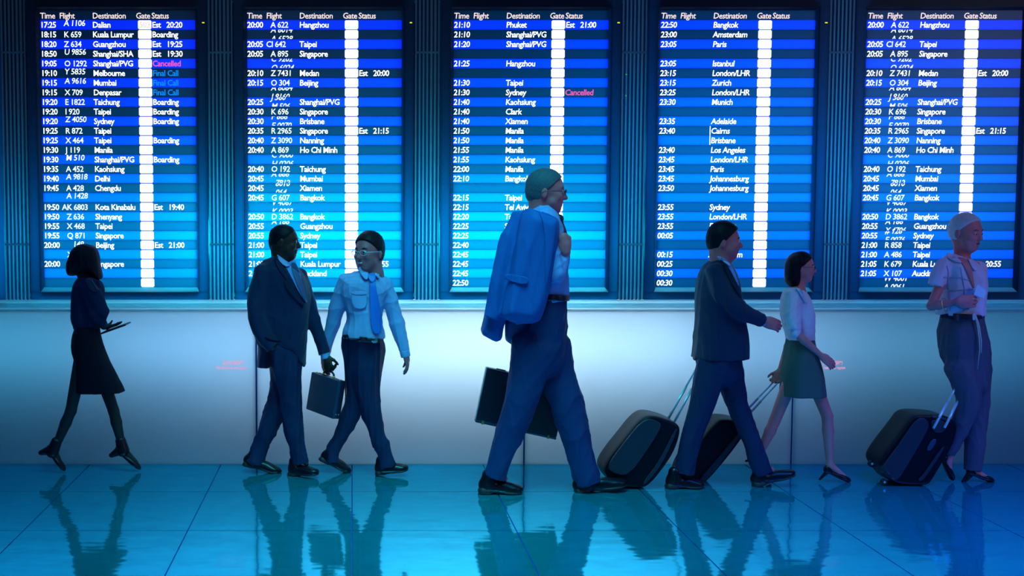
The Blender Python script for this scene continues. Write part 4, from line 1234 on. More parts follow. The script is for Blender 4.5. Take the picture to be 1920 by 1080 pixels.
# ---------------------------------------------------------------- older man with the jacket over his shoulder
def older_man():
    Y = floor_y(923)
    g = Figure(Y, 'grey-haired person in the centre, jacket slung over the shoulder, striding right', 1030)
    J = dict(head=(1024, 361, 0), f=(1, -0.16, -0.08), hh=82, neck=(1012, 418, 0.0), shR=(1018, 438, -.16), shL=(1022, 438, .16),
             elR=(1040, 516, -.20), wrR=(1058, 472, -.13), elL=(1004, 540, .24), wrL=(990, 640, .25),
             hipR=(1018, 600, -.08), hipL=(1030, 600, .08), knR=(984, 752, -.05), anR=(932, 880, -.03), toR=(962, 914, -.03),
             knL=(1062, 752, .05), anL=(1102, 890, .02), toL=(1140, 908, .02))
    H, p = body(g, J, 1.10, M['skin'], [dict(wrist=g.p(1060, 476, -.17), d=(-.06, -.02, 1), n=(-.55, .75, .0), S=1.25, thumb=1, curl=(1.2, 1.3, .8), tcurl=.4, thumb_out=.45, index=(.35, .5, .5)),
                                        dict(wrist=g.p(990, 640, .25), d=(0.0, .0, -1), n=(-.2, -1, 0), S=1.0, thumb=1, curl=(.9, 1.2, .8), tcurl=.8)],
                zfine=[(310, 480), (630, 700)], bbox=(875, 310, 1190, 935), h=.005)
    # raised fingertip above the fist
    face_parts(g, H, brow=M['hair_grey'])
    spectacles(g, H, M['lens_dark'])
    hair_cap(g, H, M['hair_grey'], hairline=0.052, grow=0.007, top=0.003, seed=6)
    F = g.field(890, 540, 1145, 915, -0.30, 0.30, 0.007)
    F.loft(g.st([(1032, 556, 31, 0, .15), (1026, 590, 38, 0, .165), (1020, 630, 43, 0, .16), (1016, 668, 44, 0, .14)]), k=0.02, flat=(True, False))
    F.loft(g.st([(1004, 650, 46, -.07, .11), (992, 700, 37, -.06, .10), (976, 750, 31.5, -.05), (960, 800, 28, -.04), (942, 850, 24, -.03), (927, 896, 22, -.03)]), k=0.02, flat=(False, True))
    F.loft(g.st([(1034, 650, 38, .07, .11), (1044, 700, 36, .06, .10), (1060, 750, 32.5, .05), (1075, 800, 29, .03), (1088, 850, 26.5, .02), (1102, 905, 25.5, .02)]), k=0.02, flat=(False, True))
    for z_ in 'RL': cover_leg(F, p, z_, 1.1)
    fr_t = F.front()
    g.put('trousers', F, M['trouser_blue'], amp=0.013, seed=33, freq=0.7, stretch=(1.0, 1, 0.5))
    F = g.field(970, 385, 1085, 575, -0.32, 0.28, 0.006)
    F.loft(g.st([(1020, 398, 26, 0, .09), (1020, 430, 34, 0, .19), (1026, 470, 36, 0, .185), (1030, 510, 34, 0, .17), (1033, 540, 33, 0, .16), (1036, 564, 30, 0, .15)]), k=0.02, flat=(False, True))
    F.loft(g.st([(1022, 440, 19, -.16), (1034, 478, 18, -.19), (1042, 512, 18, -.20)]), k=0.015)
    F.loft(g.st([(1044, 514, 17, -.20), (1053, 496, 14.5, -.17), (1058, 474, 10.5, -.13)]), k=0.015, flat=(False, True))
    F.loft(g.st([(1014, 440, 17, .16), (1004, 500, 16, .21), (1000, 550, 14, .23)]), k=0.015)
    for z_ in 'RL': cover_arm(F, p, z_, 1.1, t=.8, off=.011)
    fr = F.front()
    g.put('shirt', F, M['shirt_blue'], amp=0.011, seed=35, freq=1.0, stretch=(1, 1, .8))
    F = g.field(985, 375, 1070, 425, -.14, .14, .0045)
    F.loft(g.st([(1008, 392, 21, 0, .066), (1018, 404, 25, 0, .080)]), k=.01, W=(0, 1, 0), flat=(True, False))
    g.put('shirt_collar', F, M['shirt_pale'])
    F = g.field(1035, 395, 1070, 470, -.08, .06, .004)
    F.ell(g.p(1048, 410, -.03), (.030, .035, .026), k=.01)
    F.loft(g.st([(1050, 414, 5, -.03), (1058, 440, 6, -.03), (1062, 470, 7, -.03)]), k=.01)
    g.put('tie', F, M['belt'])
    F = g.field(990, 470, 1075, 500, -.3, -.05, .0045)
    F.loft(g.st([(1055.5, 486, 11.5, -.155), (1059, 470, 11.0, -.125)]), k=.004, flat=(True, True))
    g.put('shirt_cuff', F, M['shirt_pale'])
    F = g.field(990, 540, 1085, 575, -.24, .24, .005)
    F.loft(g.st([(1034, 549, 32.5, 0, .168), (1033, 560, 34, 0, .17)]), k=.004, flat=(True, True), capr=.5)
    g.put('belt', F, M['belt'], rel=0)
    # pouch-like fold of trousers pocket at the belt front
    man_shoe(g, (898, 924), (981, 926), -.03, S=1.12)
    man_shoe(g, (1077, 926), (1177, 912), .02, S=1.14)
    # the carried jacket is a thing of its own
    base = g.p(985, 500, -.1)
    jt = thing('suit_jacket', 'blue-grey suit jacket slung over the shoulder of the grey-haired man', 'jacket', tuple(base))
    F = g.field(885, 376, 1062, 684, -.36, .22, .0065)
    F.pillow(g.poly([(988, 388), (1008, 392), (1030, 402), (1044, 408), (1047, 425), (1046, 450), (1042, 480), (1036, 520), (1027, 560), (1016, 590), (1003, 605), (985, 607), (934, 597), (938, 570), (946, 530), (957, 480), (966, 440), (973, 408)], -.15), Y - .17, .13, .075, k=.02)
    F.pillow(g.poly([(990, 387), (970, 406), (948, 436), (930, 490), (913, 555), (904, 600), (896, 629), (938, 643), (943, 610), (955, 590), (972, 560), (985, 500), (1000, 440)], 0), Y - .04, .10, .06, k=.012)
    F.loft(g.st([(975, 412, 20, -.10, .06), (953, 460, 20, -.14, .05), (938, 520, 18, -.16, .045), (928, 570, 17, -.16, .04), (921, 596, 16, -.16, .04)]), k=.010, flat=(False, True))
    fr = F.front()
    jb = g.put('jacket_body', F, M['jacket_blue'], amp=0.011, seed=41, freq=0.7, stretch=(1, 1, .35), root=jt, base=base)
    F = g.field(935, 585, 1020, 680, -.14, .14, .006)
    F.pillow(g.poly([(946, 590), (945, 634), (953, 643), (970, 650), (990, 652), (1002, 640), (1012, 600), (990, 590)], 0), Y - .02, .05, .03, k=.01)
    F.pillow(g.poly([(958, 640), (961, 671), (974, 672), (976, 645)], 0), Y - .02, .03, .015, k=.008)
    g.put('hanging_sleeve', F, M['jacket_lining'], amp=.004, seed=43, root=jt, base=base)
    g.applique('pocket_flap', [(950, 513), (988, 519), (991, 524), (988, 535), (947, 526)], fr, M['jacket_blue'], dy=-.3, lift=.006, thick=.007, root=jt, base=base)
    g.applique('lapel', [(1012, 394), (1040, 404), (1045, 412), (1040, 450), (1033, 500), (1024, 545), (1022, 500), (1022, 450), (1018, 420)], fr, M['jacket_blue'], dy=-.3, lift=.006, thick=.006, root=jt, base=base)
    # briefcase in the far hand
    Yc = Y + .25
    tl, bl, br = P(912, 688, Yc), P(890, 790, Yc), P(1041, 823, Yc)
    w_ = br - bl; tr_ = tl + w_; n = np.array([0, -1.0, 0]); base = (bl + br) / 2; up = unit(tl - bl); ws = unit(w_)
    b = thing('briefcase', 'large black briefcase with brass latches behind the legs of the grey-haired man', 'briefcase', tuple(base))
    o_ = n * .035
    slab('front_shell', [tl + o_, bl + up * .016 + o_, br + up * .016 + o_, tr_ + o_], n, .07, M['case_black'], b, base, .008)
    slab('metal_rim', [bl + up * .016 + o_, bl + o_ * .9, br + o_ * .9, br + up * .016 + o_], n, .066, M['leather'], b, base, .003, 1)
    slab('edge_trim', [tl - ws * .004 + o_ * .5, bl - ws * .004 + up * .016 + o_ * .5, bl + ws * .003 + up * .016 + o_ * .5, tl + ws * .003 + o_ * .5], n, .04, M['metal'], b, base, .002, 1)
    for t_ in (.09, .90):
        x = bl + w_ * t_ + o_ * 1.05
        slab('latch', [x - ws * .008 + up * .020, x - ws * .008 - up * .004, x + ws * .008 - up * .004, x + ws * .008 + up * .020], n, .006, M['gold'], b, base, .002, 1)
    mid = (tl + tr_) / 2
    tube('handle', [mid - ws * .07, mid - ws * .06 + up * .028, mid + ws * .06 + up * .028, mid + ws * .07], .009, M['case_black'], b, base, 8)
    for t_ in (.18, .36):
        x = tl + w_ * t_
        slab('hinge', [x - ws * .03 + up * .006 + n * .01, x - ws * .03 + n * .01, x + ws * .03 + n * .01, x + ws * .03 + up * .006 + n * .01], n, .02, M['case_black'], b, base, .002, 1)
    return g

# ---------------------------------------------------------------- woman at the far left with a tablet
def tablet_woman():
    Y = floor_y(885)
    g = Figure(Y, 'person with a dark bob, black skirt and tights at far left, holding a tablet', 165)
    J = dict(head=(157, 490, 0), f=(.85, .52, 0), hh=62, neck=(160, 524, 0), shR=(158, 540, -.11), shL=(168, 540, .13),
             elR=(178, 590, -.14), wrR=(196, 612, -.10), elL=(180, 590, .14), wrL=(200, 614, .08),
             hipR=(160, 640, -.06), hipL=(168, 640, .06), knR=(133, 770, -.03), anR=(101, 846, -.03), toR=(115, 874, -.03),
             knL=(213, 770, .03), anL=(230, 842, .02), toL=(255, 868, .02))
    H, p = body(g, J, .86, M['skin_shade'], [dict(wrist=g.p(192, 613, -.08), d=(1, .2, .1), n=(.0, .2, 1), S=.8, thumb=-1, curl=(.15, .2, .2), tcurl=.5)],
                zfine=[(450, 520), (600, 630)], bbox=(65, 446, 285, 892), male=False, slim=.92, dr=(-.25, .26), h=.005)
    F = g.field(105, 446, 215, 540, -.16, .16, .005)
    F.pillow(g.poly([(150, 456), (170, 457), (183, 465), (188, 480), (190, 500), (195, 524), (180, 525), (165, 514), (140, 517), (126, 517), (123, 500), (129, 480), (138, 463)], 0), Y, .098, .08, k=.01)
    g.put('hair', F, M['hair_black'], amp=.005, seed=51, freq=1.4, stretch=(1, 1, .3))
    F = g.field(115, 510, 225, 625, -.24, .24, .006)
    F.pillow(g.poly([(152, 517), (140, 527), (134, 545), (133, 580), (132, 600), (140, 618), (143, 640), (186, 640), (189, 610), (190, 590), (196, 560), (196, 535), (184, 522), (168, 517)], 0), Y, .115, .08, k=.015, zcut=g.zc(None, 617))
    F.loft(g.st([(166, 536, 16, -.10), (180, 560, 15, -.13), (190, 584, 14, -.13)]), k=.02)
    F.loft(g.st([(192, 584, 13, -.13), (190, 604, 8, -.10)]), k=.01)
    F.loft(g.st([(170, 536, 15, .11), (182, 560, 14, .14), (188, 586, 12, .13)]), k=.02)
    for z_ in 'RL': cover_arm(F, p, z_, .86, a=.85, t=.7, off=.011)
    fr = F.front()
    g.put('top', F, M['top_navy'], amp=.004, seed=52)
    g.applique('collar', [(160, 520), (178, 520), (192, 532), (186, 548), (172, 542), (165, 528)], fr, M['suit_navy'], dy=-.1, lift=.006, thick=.008)
    F = g.field(120, 600, 245, 745, -.22, .22, .006)
    F.pillow(g.poly([(142, 580), (184, 580), (186, 612), (190, 635), (202, 672), (218, 702), (234, 731), (243, 760), (142, 765), (142, 736), (143, 705), (141, 678), (134, 655), (135, 630), (142, 612)], 0, 1), Y, .14, .09, k=.01, zcut=g.zc(612, 734))
    g.put('skirt', F, M['skirt_black'], amp=.003, seed=53)
    pump(g, (88, 838), (121, 882), -.03, hh=.045, S=.95, block=.016)
    pump(g, (217, 840), (263, 879), .02, hh=.045, S=.95, block=.016)
    # ankle boots' shafts
    F = g.field(70, 810, 130, 880, -.12, .08, .005)
    F.loft(g.st([(106, 828, 10, -.03), (98, 848, 12, -.03)]), k=.01)
    g.put('boot_shaft', F, M['shoe'])
    F = g.field(200, 810, 260, 880, -.08, .12, .005)
    F.loft(g.st([(226, 826, 10, .02), (231, 846, 12, .02)]), k=.01)
    g.put('boot_shaft', F, M['shoe'])
    a = g.p(187, 625, -.10); b_ = g.p(235, 608, -.10)
    base = (a + b_) / 2
    t = thing('tablet', 'thin dark tablet held out flat by the woman at the far left', 'tablet', tuple(base))
    d_ = unit(b_ - a); n_ = unit(np.cross(d_, (0, 1, 0)));
    if n_[2] < 0: n_ = -n_
    y_ = np.array([0, .19, 0])
    slab('tablet_body', [a, b_, b_ + y_, a + y_], n_, .010, M['tablet'], t, base, .003, 1)
    slab('screen', [a + d_ * .01 + y_ * .06 + n_ * .001, b_ - d_ * .01 + y_ * .06 + n_ * .001, b_ - d_ * .01 + y_ * .94 + n_ * .001, a + d_ * .01 + y_ * .94 + n_ * .001], n_, .002, M['case_shell'], t, base, 0)
    return g

# ---------------------------------------------------------------- man in the navy suit with a trolley case
def trolley_man():
    Y = floor_y(913)
    g = Figure(Y, 'dark-haired person in a navy suit reaching forward, pulling the tilted black trolley case', 1360)
    J = dict(head=(1358, 454, 0), f=(1, -.25, -.05), hh=68, neck=(1350, 496, 0), shR=(1344, 514, -.14), shL=(1352, 514, .15),
             elR=(1388, 582, -.18), wrR=(1432, 603, -.16), elL=(1325, 585, .20), wrL=(1318, 655, .16),
             hipR=(1346, 655, -.08), hipL=(1358, 655, .08), knR=(1318, 768, -.04), anR=(1284, 876, -.03), toR=(1304, 900, -.03),
             knL=(1384, 765, .05), anL=(1432, 872, .02), toL=(1466, 892, .02))
    H, p = body(g, J, .98, M['skin'], [dict(wrist=g.p(1430, 603, -.16), d=(1, 0, -.22), n=(0, 1, -.4), S=.95, thumb=1, curl=(.35, .5, .4), tcurl=.4, thumb_out=.4),
                                       dict(wrist=g.p(1318, 655, .16), d=(-.1, 0, -1), n=(-.3, -1, 0), S=.9, thumb=1, curl=(1, 1.2, .8), tcurl=.8)],
                zfine=[(405, 500), (590, 625)], bbox=(1235, 405, 1505, 925), h=.005)
    face_parts(g, H, brow=M['hair_black'])
    hair_cap(g, H, M['hair_black'], hairline=.052, grow=.010, top=.010, seed=7)
    F = g.field(1255, 650, 1460, 900, -.28, .28, .007)
    F.loft(g.st([(1350, 655, 40, 0, .15), (1350, 690, 41, 0, .14)]), k=.02, flat=(True, False))
    F.loft(g.st([(1337, 680, 31, -.06, .10), (1320, 745, 25.5, -.05), (1305, 790, 21.5, -.04), (1293, 830, 19, -.04), (1284, 888, 18.5, -.03)]), k=.02, flat=(False, True))
    F.loft(g.st([(1364, 680, 29, .06, .10), (1378, 742, 22.5, .05), (1394, 790, 19, .04), (1410, 830, 17.5, .03), (1432, 888, 17.5, .02)]), k=.02, flat=(False, True))
    for z_ in 'RL': cover_leg(F, p, z_, .98)
    g.put('trousers', F, M['trouser_navy'], amp=.012, seed=61, freq=.8)
    F = g.field(1280, 470, 1445, 690, -.34, .30, .0065)
    F.pillow(g.poly([(1349, 482), (1334, 487), (1318, 496), (1308, 520), (1304, 560), (1303, 605), (1298, 668), (1296, 710), (1340, 712), (1385, 712), (1404, 708), (1403, 670), (1403, 640), (1398, 600), (1390, 560), (1386, 530), (1378, 508), (1366, 492)], 0), Y, .17, .10, k=.02, zcut=g.zc(None, 671))
    F.loft(g.st([(1342, 508, 18, -.13), (1354, 545, 18, -.17), (1374, 574, 16, -.19), (1402, 590, 14, -.18), (1428, 601, 11.5, -.16)]), k=.02, flat=(False, True))
    F.loft(g.st([(1340, 512, 17, .14), (1328, 570, 16, .20), (1320, 640, 12, .17)]), k=.02)
    for z_ in 'RL': cover_arm(F, p, z_, .98, t=.85)
    fr = F.front()
    g.put('jacket', F, M['suit_navy'], amp=.011, seed=62, freq=.7)
    g.applique('shirt_front', [(1352, 481), (1362, 484), (1372, 497), (1380, 520), (1385, 540), (1378, 530), (1366, 505)], fr, M['shirt_blue'], dy=-.14, lift=.008, thick=.012)
    g.applique('shirt_collar', [(1348, 480), (1358, 482), (1370, 496), (1366, 500), (1354, 491)], fr, M['shirt_pale'], dy=-.14, lift=.015, thick=.012)
    g.applique('lapel', [(1346, 484), (1356, 490), (1368, 508), (1380, 536), (1384, 560), (1374, 545), (1364, 528), (1356, 508)], fr, M['suit_dark'], dy=-.14, lift=.010, thick=.006)
    F = g.field(1415, 590, 1450, 620, -.24, -.08, .004)
    F.loft(g.st([(1424, 600, 9.5, -.16), (1434, 604, 9, -.16)]), k=.004, flat=(True, True))
    g.put('shirt_cuff', F, M['shirt_pale'])
    man_shoe(g, (1249, 915), (1321, 915), -.03, S=1.0)
    man_shoe(g, (1412, 914), (1493, 892), .02, S=1.0)
    return g

# ---------------------------------------------------------------- woman in the olive skirt
def skirt_woman():
    Y = floor_y(903)
    g = Figure(Y, 'person in a white blouse and olive skirt with dark hair, behind the navy-suited man', 1505)
    J = dict(head=(1503, 502, 0), f=(1, -.35, -.06), hh=54, neck=(1496, 536, 0), shR=(1490, 552, -.10), shL=(1502, 552, .11),
             elR=(1492, 624, -.15), wrR=(1543, 670, -.14), elL=(1484, 630, .16), wrL=(1462, 696, .14),
             hipR=(1500, 670, -.05), hipL=(1508, 670, .05), knR=(1452, 790, .03), anR=(1424, 852, .03), toR=(1440, 885, .03),
             knL=(1551, 780, -.02), anL=(1556, 872, -.02), toL=(1584, 895, -.02))
    H, p = body(g, J, .82, M['skin_f'], [dict(wrist=g.p(1541, 668, -.14), d=(1, 0, -.75), n=(-.3, 1, -.3), S=.78, thumb=1, curl=(.25, .3, .3), thumb_out=.4),
                                         dict(wrist=g.p(1462, 696, .14), d=(-.4, 0, -1), n=(-.6, -.8, 0), S=.78, thumb=1, curl=(.8, .9, .7), tcurl=.6)],
                zfine=[(470, 545), (660, 720)], bbox=(1410, 468, 1612, 912), male=False, slim=.92, dr=(-.24, .26), h=.005)
    face_parts(g, H, brow=M['hair_black'], lips=M['lips'])
    spectacles(g, H, M['lens_dark'])
    def ex(F):
        F.pillow(g.poly([(1486, 474), (1500, 475), (1502, 490), (1500, 512), (1497, 537), (1484, 540), (1474, 532), (1471, 510), (1474, 488)], 0), Y, .075, .05, k=.01)
    c = H['q'](0, 0, 0)
    hair_cap(g, H, M['hair_black'], hairline=.050, grow=.010, top=.004, seed=9, extra=ex)
    F = g.field(1450, 530, 1545, 650, -.24, .24, .0055)
    F.pillow(g.poly([(1484, 537), (1472, 542), (1464, 560), (1464, 590), (1470, 615), (1476, 636), (1476, 665), (1524, 665), (1524, 638), (1527, 605), (1524, 572), (1515, 550), (1502, 538)], 0), Y, .115, .08, k=.015, zcut=g.zc(None, 638))
    F.loft(g.st([(1484, 552, 14, -.10), (1484, 590, 13.5, -.13), (1489, 618, 12.5, -.145)]), k=.015, flat=(False, True))
    F.loft(g.st([(1494, 552, 13, .10), (1488, 590, 13, .14), (1484, 618, 12, .15)]), k=.015)
    for z_ in 'RL': cover_arm(F, p, z_, .82, a=.85, t=0, off=.011)
    fr = F.front()
    g.put('blouse', F, M['shirt_white'], amp=.009, seed=71, freq=1.1, stretch=(1, 1, .6))
    g.applique('collar', [(1486, 537), (1496, 540), (1506, 552), (1512, 570), (1503, 562), (1494, 550)], fr, M['shirt_white'], dy=-.1, lift=.008, thick=.010)
    F = g.field(1450, 628, 1560, 752, -.22, .22, .006)
    F.pillow(g.poly([(1478, 605), (1523, 605), (1524, 634), (1530, 662), (1541, 700), (1547, 741), (1550, 770), (1464, 770), (1464, 742), (1466, 700), (1472, 665), (1477, 634)], 0, 1), Y, .14, .09, k=.01, zcut=g.zc(635, 742))
    g.put('skirt', F, M['skirt_green'], amp=.005, seed=72, freq=.8, stretch=(1, 1, .25))
    pump(g, (1545, 880), (1594, 902), -.02, hh=.060, S=.86, block=.007)
    pump(g, (1415, 852), (1445, 893), .03, hh=.060, S=.86, block=.007)
    return g

# ---------------------------------------------------------------- silver-haired woman
def silver_woman():
    Y = floor_y(904)
    g = Figure(Y, 'silver-haired smiling person in a white blouse and slate trousers, far right', 1810)
    J = dict(head=(1811, 437, 0), f=(.50, -.85, -.14), hh=69, neck=(1804, 484, .01), shR=(1776, 502, -.03), shL=(1832, 502, .05),
             elR=(1746, 574, -.07), wrR=(1792, 567, -.17), elL=(1832, 575, .18), wrL=(1806, 655, .22),
             hipR=(1792, 640, -.01), hipL=(1826, 640, .02), knR=(1816, 752, -.06), anR=(1777, 866, .0), toR=(1779, 884, .0),
             knL=(1832, 760, .05), anL=(1824, 882, .02), toL=(1848, 896, .0))
    H, p = body(g, J, .93, M['skin_f'], [dict(wrist=g.p(1794, 566, -.18), d=(1, -.05, .04), n=(.05, .9, .1), S=1.05, thumb=-1, curl=(.45, .55, .35), tcurl=.5, thumb_out=.45),
                                         dict(wrist=g.p(1806, 655, .22), d=(-.05, 0, -1), n=(-.5, -.8, 0), S=.88, thumb=1, curl=(.9, 1.1, .8), tcurl=.7)],
                zfine=[(395, 600), (850, 900)], bbox=(1722, 394, 1875, 912), male=False, slim=.88, dr=(-.30, .34))
    face_parts(g, H, brow=M['hair_grey'], lips=M['lips'], look=(.3, -.9, -.3))
    def ex(F):
        F.ell(H['q'](-.085, 0, .02), (.035, .035, .035), k=.02)
    hair_cap(g, H, M['hair_silver'], hairline=.062, grow=.008, top=.002, seed=10, extra=ex, nape=-.045)
    F = g.field(1745, 585, 1870, 895, -.24, .24, .006)
    F.pillow(g.poly([(1767, 560), (1840, 560), (1839, 588), (1845, 612), (1852, 645), (1854, 685), (1851, 720), (1838, 745), (1815, 735), (1795, 712), (1776, 688), (1765, 658), (1762, 630), (1764, 608), (1768, 588)], 0, 1), Y, .12, .10, k=.02, zcut=g.zc(589, None))
    F.loft(g.st([(1803, 690, 31, -.04, .095), (1811, 722, 25, -.06), (1816, 748, 22.5, -.07), (1813, 770, 21, -.06), (1800, 800, 18.5, -.03), (1787, 830, 15, -.01), (1778, 852, 12.5, .0)]), k=.015, flat=(False, True))
    F.loft(g.st([(1832, 690, 24, .03, .09), (1834, 740, 20, .04), (1831, 800, 18.5, .04), (1826, 850, 16, .02), (1824, 881, 15.5, .02)]), k=.015, flat=(False, True))
    for z_ in 'RL': cover_leg(F, p, z_, .93, slim=.88, t=.75)
    frt = F.front()
    g.put('trousers', F, M['trouser_grey'], amp=.011, seed=81, freq=.8, stretch=(1, 1, .5))
    F = g.field(1730, 468, 1862, 596, -.24, .26, .005)
    F.pillow(g.poly([(1784, 474), (1774, 480), (1764, 490), (1764, 515), (1767, 540), (1762, 560), (1758, 584), (1760, 615), (1800, 618), (1840, 615), (1844, 588), (1845, 562), (1848, 530), (1846, 512), (1836, 497), (1820, 484), (1803, 480)], 0), Y, .118, .09, k=.012, zcut=g.zc(None, 590))
    F.loft(g.st([(1771, 497, 15, -.03), (1760, 517, 15, -.05), (1753, 536, 13.5, -.055)]), k=.015, flat=(False, True))
    F.loft(g.st([(1836, 503, 14, .06), (1836, 535, 13, .13)]), k=.015)
    cover_arm(F, p, 'R', .93, a=.85, t=0, off=.008, upper=.35)
    cover_arm(F, p, 'L', .93, a=.85, t=.0, off=.008, upper=.6)
    fr = F.front()
    bl = g.put('blouse', F, M['shirt_white'], amp=.005, seed=82, freq=1.0, stretch=(1, 1, .8))
    g.applique('collar', [(1783, 473), (1789, 474), (1797, 481), (1805, 494), (1792, 491), (1784, 483)], fr, M['shirt_white'], dy=-.11, lift=.006, thick=.010, it=2)
    g.applique('collar', [(1817, 482), (1824, 488), (1832, 505), (1824, 508), (1818, 497)], fr, M['shirt_white'], dy=-.11, lift=.010, thick=.012)
    g.applique('neck_opening', [(1797, 482), (1816, 484), (1820, 505), (1823, 520), (1826, 541), (1823, 540), (1815, 520), (1806, 500)], fr, M['skin_f'], dy=-.11, lift=.004, thick=.008)
    for pts in ([(1778, 498), (1780, 498), (1787, 545), (1785, 585), (1783, 585), (1785, 545)], [(1799, 500), (1801, 500), (1808, 540), (1806, 586), (1804, 586), (1806, 540)],
                [(1770, 519), (1800, 520), (1823, 526), (1823, 528), (1800, 522), (1770, 521)], [(1768, 548), (1795, 543), (1824, 541), (1824, 543), (1795, 545), (1768, 550)]):
        g.applique('seam_line', pts, fr, M['stitch'], dy=-.11, lift=.001, thick=.005, it=0, h=.002)
    g.applique('belt', [(1769, 588), (1838, 588), (1839, 600), (1769, 600)], frt, M['belt'], dy=-.11, lift=.012, thick=.014)
    g.applique('buckle', [(1818, 587), (1824, 587), (1824, 600), (1818, 600)], frt, M['metal'], dy=-.11, lift=.022, thick=.006)
    g.applique('belt_loop', [(1792, 588), (1796, 588), (1796, 602), (1792, 602)], frt, M['trouser_grey'], dy=-.11, lift=.020, thick=.006)
    # gold bangle and ring
    wr = g.p(1771, 571, -.125); ax_ = unit(g.p(1792, 567, -.17) - g.p(1746, 574, -.07)); a_ = unit(np.cross(ax_, (0, 0, 1))); b2 = np.cross(ax_, a_)
    tube('bangle', [wr + (a_ * math.cos(t) + b2 * math.sin(t)) * .041 for t in np.linspace(0, 2 * math.pi, 20, endpoint=False)], .0028, M['gold'], g.root, g.base, 6, closed=True)
    d_ = unit((1, -.05, .04)); n_ = np.array((.05, .9, .1)); n_ = unit(n_ - d_ * (n_ @ d_)); s_ = -np.cross(d_, n_)
    rg = g.p(1794, 566, -.18) + (d_ * .090 + s_ * -.0105 + n_ * .004) * 1.05
    tube('ring', [rg + (s_ * math.cos(t) + n_ * math.sin(t)) * .0125 for t in np.linspace(0, 2 * math.pi, 14, endpoint=False)], .0022, M['gold'], g.root, g.base, 6, closed=True)
    # cord hanging from the belt
    gp = thing_part('hanging_cord', g)
    tube('cord_strand', [g.p(1827, 588, -.135), g.p(1833, 610, -.14), g.p(1836, 635, -.14), g.p(1837, 655, -.14), g.p(1833, 692, -.13)], .0042, M['cord'], gp, g.base, 6, taper=[1.3, 1.3, 1, .8, .4])
    tube('cord_strand', [g.p(1828, 588, -.135), g.p(1836, 612, -.145), g.p(1840, 640, -.145), g.p(1840, 662, -.14)], .0040, M['cord'], gp, g.base, 6, taper=[1.3, 1.2, 1, .6])
    pump(g, (1765, 856), (1787, 900), .0, hh=.055, S=.9, block=.008)
    pump(g, (1813, 884), (1863, 902), .01, hh=.060, S=.9, block=.012)
    # folded paper held in the hand
    base = g.p(1838, 545, -.19)
    pt = thing('folded_paper', 'pale folded paper held by the silver-haired woman in front of her blouse', 'paper', tuple(base))
    def pp(u, v, d_=-.19): return g.p(u, v, d_)
    for nm, q4, th in (('front_fold', [pp(1832, 533), pp(1826, 553), pp(1845, 559), pp(1850, 548)], .004), ('back_fold', [pp(1834, 531, -.17), pp(1829, 551, -.17), pp(1843, 556, -.15), pp(1848, 543, -.15)], .004)):
        slab(nm, q4, (0, -1, 0), th, M['paper'], pt, base, .001, 1)
    return g
# ---------------------------------------------------------------- trolley cases
def trolley(label, v_base, u_base, outline, panel=None, tag_=None, rods=(), wheels=(), edge=None, hd=.13, dy=0.0, grip=None, well=None, ribs=()):
    Y = floor_y(v_base) + dy
    g = Figure.__new__(Figure)
    g.Y = Y; g.base = P(u_base, 840, Y); g.sc = Y / F_PX
    g.root = thing('trolley_suitcase', label, 'suitcase', tuple(g.base), group='wheeled cases being pulled')
    us = [a for a, b in outline]; vs = [b for a, b in outline]
    F = g.field(min(us) - 5, min(vs) - 5, max(us) + 5, max(vs) + 5, -hd - .03, hd + .03, .006)
    F.pillow(g.poly(outline, 0, 2), Y, hd, .030, k=.01, pw=5.0)
    fr = F.front()
    g.put('shell', F, M['case_shell'])
    if panel: g.applique('side_panel', panel, fr, M['case_panel'], dy=-hd, thick=.016, lift=.008, it=2, h=.004)
    for rb in ribs: g.applique('rib', rb, fr, M['case_panel'], dy=-hd, thick=.010, lift=.004, it=1, h=.0035)
    if edge: g.applique('edge_trim', edge, fr, M['case_panel'], dy=-hd, thick=.012, lift=.006, it=1, h=.0035)
    if tag_: g.applique('name_label', tag_, fr, M['leather'], dy=-hd, thick=.008, lift=.006, it=1, h=.003)
    if well: g.applique('handle_well', well, fr, M['case_panel'], dy=-hd, thick=.010, lift=.005, it=2, h=.0035)
    for rd in rods:
        a, b = rd[0], rd[1]
        pa, pb = g.p(a[0], a[1], rd[2]), g.p(b[0], b[1], rd[-1])
        mid = pa * .45 + pb * .55
        tube('telescopic_rod', [pa, mid], .0085, M['metal'], g.root, g.base, 8)
        tube('telescopic_rod', [mid, pb], .0060, M['metal'], g.root, g.base, 8)
    if grip:
        tube('grip', [g.p(*x) for x in grip], .012, M['rubber'], g.root, g.base, 8)
    for (u, v, r_, d_) in wheels:
        c = g.p(u, v, d_)
        for sgn in (0,):
            V, Fc = [], []
            n_ = 18
            for k_ in range(n_):
                a = 2 * math.pi * k_ / n_
                for yy, rr in ((-.014, r_ * .86), (-.010, r_), (.010, r_), (.014, r_ * .86)):
                    V.append(c + np.array([math.cos(a) * rr, yy, math.sin(a) * rr]) - g.base)
            for k_ in range(n_):
                k2 = (k_ + 1) % n_
                for t in range(3): Fc.append((k_ * 4 + t, k2 * 4 + t, k2 * 4 + t + 1, k_ * 4 + t + 1))
            Fc.append(tuple(k_ * 4 for k_ in range(n_))[::-1]); Fc.append(tuple(k_ * 4 + 3 for k_ in range(n_)))
            wo = link('wheel', mesh_from('wheel', V, Fc, M['rubber']), g.root)
            tube('hub', [c + np.array([0, -.017, 0]), c + np.array([0, .017, 0])], r_ * .4, M['metal'], wo, g.base, 10)
    return g

def wheel_r(v_c, v_floor, Y): return abs(P(0, v_c, Y)[2])

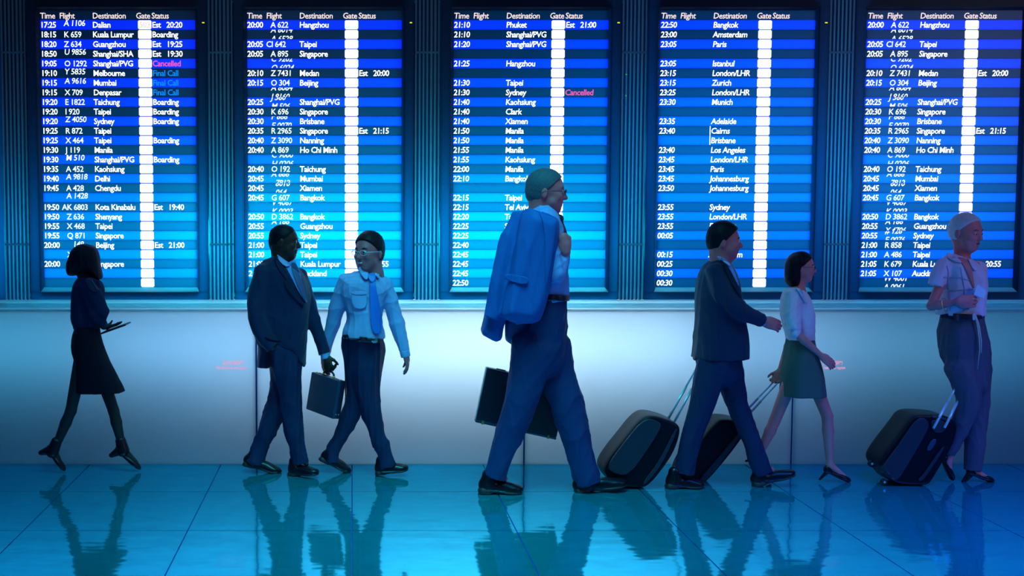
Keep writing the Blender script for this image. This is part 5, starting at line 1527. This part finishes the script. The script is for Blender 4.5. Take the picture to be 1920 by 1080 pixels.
trolley('slate and black trolley suitcase with name label, tilted behind the silver-haired woman', 904, 1690,
        [(1706, 770), (1735, 771), (1762, 774), (1779, 788), (1776, 812), (1767, 835), (1748, 866), (1730, 897), (1722, 903), (1690, 903), (1661, 899), (1650, 886), (1640, 873), (1634, 859), (1645, 838), (1681, 792), (1693, 775)],
        panel=[(1727, 781), (1738, 788), (1741, 800), (1720, 838), (1695, 880), (1682, 901), (1662, 897), (1648, 880), (1682, 835), (1712, 790)],
        tag_=[(1747, 822), (1757, 823), (1746, 845), (1734, 844)],
        rods=[((1750, 803), (1797, 718), -.150, -.06), ((1771, 802), (1812, 720), -.145, -.03)], grip=[(1796, 720, -.06), (1799, 713, -.05), (1809, 713, -.04), (1812, 721, -.03)],
        wheels=[(1657, 903, .018, -.10), (1716, 903, .018, -.10), (1634, 869, .022, .02)], hd=.125,
        edge=[(1766, 836), (1770, 840), (1732, 898), (1722, 902), (1720, 898), (1728, 892)],
        well=[(1744, 786), (1770, 788), (1775, 800), (1768, 811), (1752, 811), (1746, 802)],
        ribs=[[(1745, 779), (1770, 782), (1776, 790), (1770, 788), (1748, 784)]])
trolley('black trolley suitcase standing tilted between the central man and the navy-suited man', 909, 1185,
        [(1203, 772), (1222, 773), (1245, 780), (1262, 788), (1268, 800), (1258, 835), (1238, 868), (1205, 908), (1178, 907), (1150, 903), (1132, 893), (1122, 872), (1138, 845), (1160, 818), (1185, 786)],
        rods=[((1250, 790), (1316, 672), .08), ((1262, 795), (1326, 675), .16)], grip=[(1315, 674, .08), (1318, 668, .10), (1325, 670, .15)],
        wheels=[(1148, 902, .020, -.08), (1196, 905, .022, -.08)], hd=.13,
        panel=[(1208, 782), (1236, 790), (1240, 800), (1215, 840), (1178, 892), (1150, 888), (1136, 874), (1170, 828)],
        edge=[(1266, 802), (1270, 806), (1240, 872), (1208, 910), (1204, 904), (1234, 866)])
trolley('black trolley suitcase with pale edge behind the legs of the navy-suited man', 903, 1320,
        [(1334, 781), (1352, 779), (1378, 783), (1390, 792), (1388, 808), (1352, 856), (1314, 900), (1298, 903), (1276, 900), (1264, 890), (1272, 862), (1300, 824)],
        rods=[((1380, 790), (1454, 712), .04), ((1386, 796), (1460, 716), .12)], grip=[(1453, 713, .04), (1457, 708, .06), (1461, 712, .11)],
        wheels=[(1282, 897, .020, -.06), (1306, 899, .020, -.06)], hd=.12, dy=.12,
        edge=[(1389, 806), (1394, 810), (1356, 862), (1318, 904), (1306, 903), (1350, 852)])

suited_man()
briefcase_pair()
shirt_man()
older_man()
tablet_woman()
trolley_man()
skirt_woman()
silver_woman()
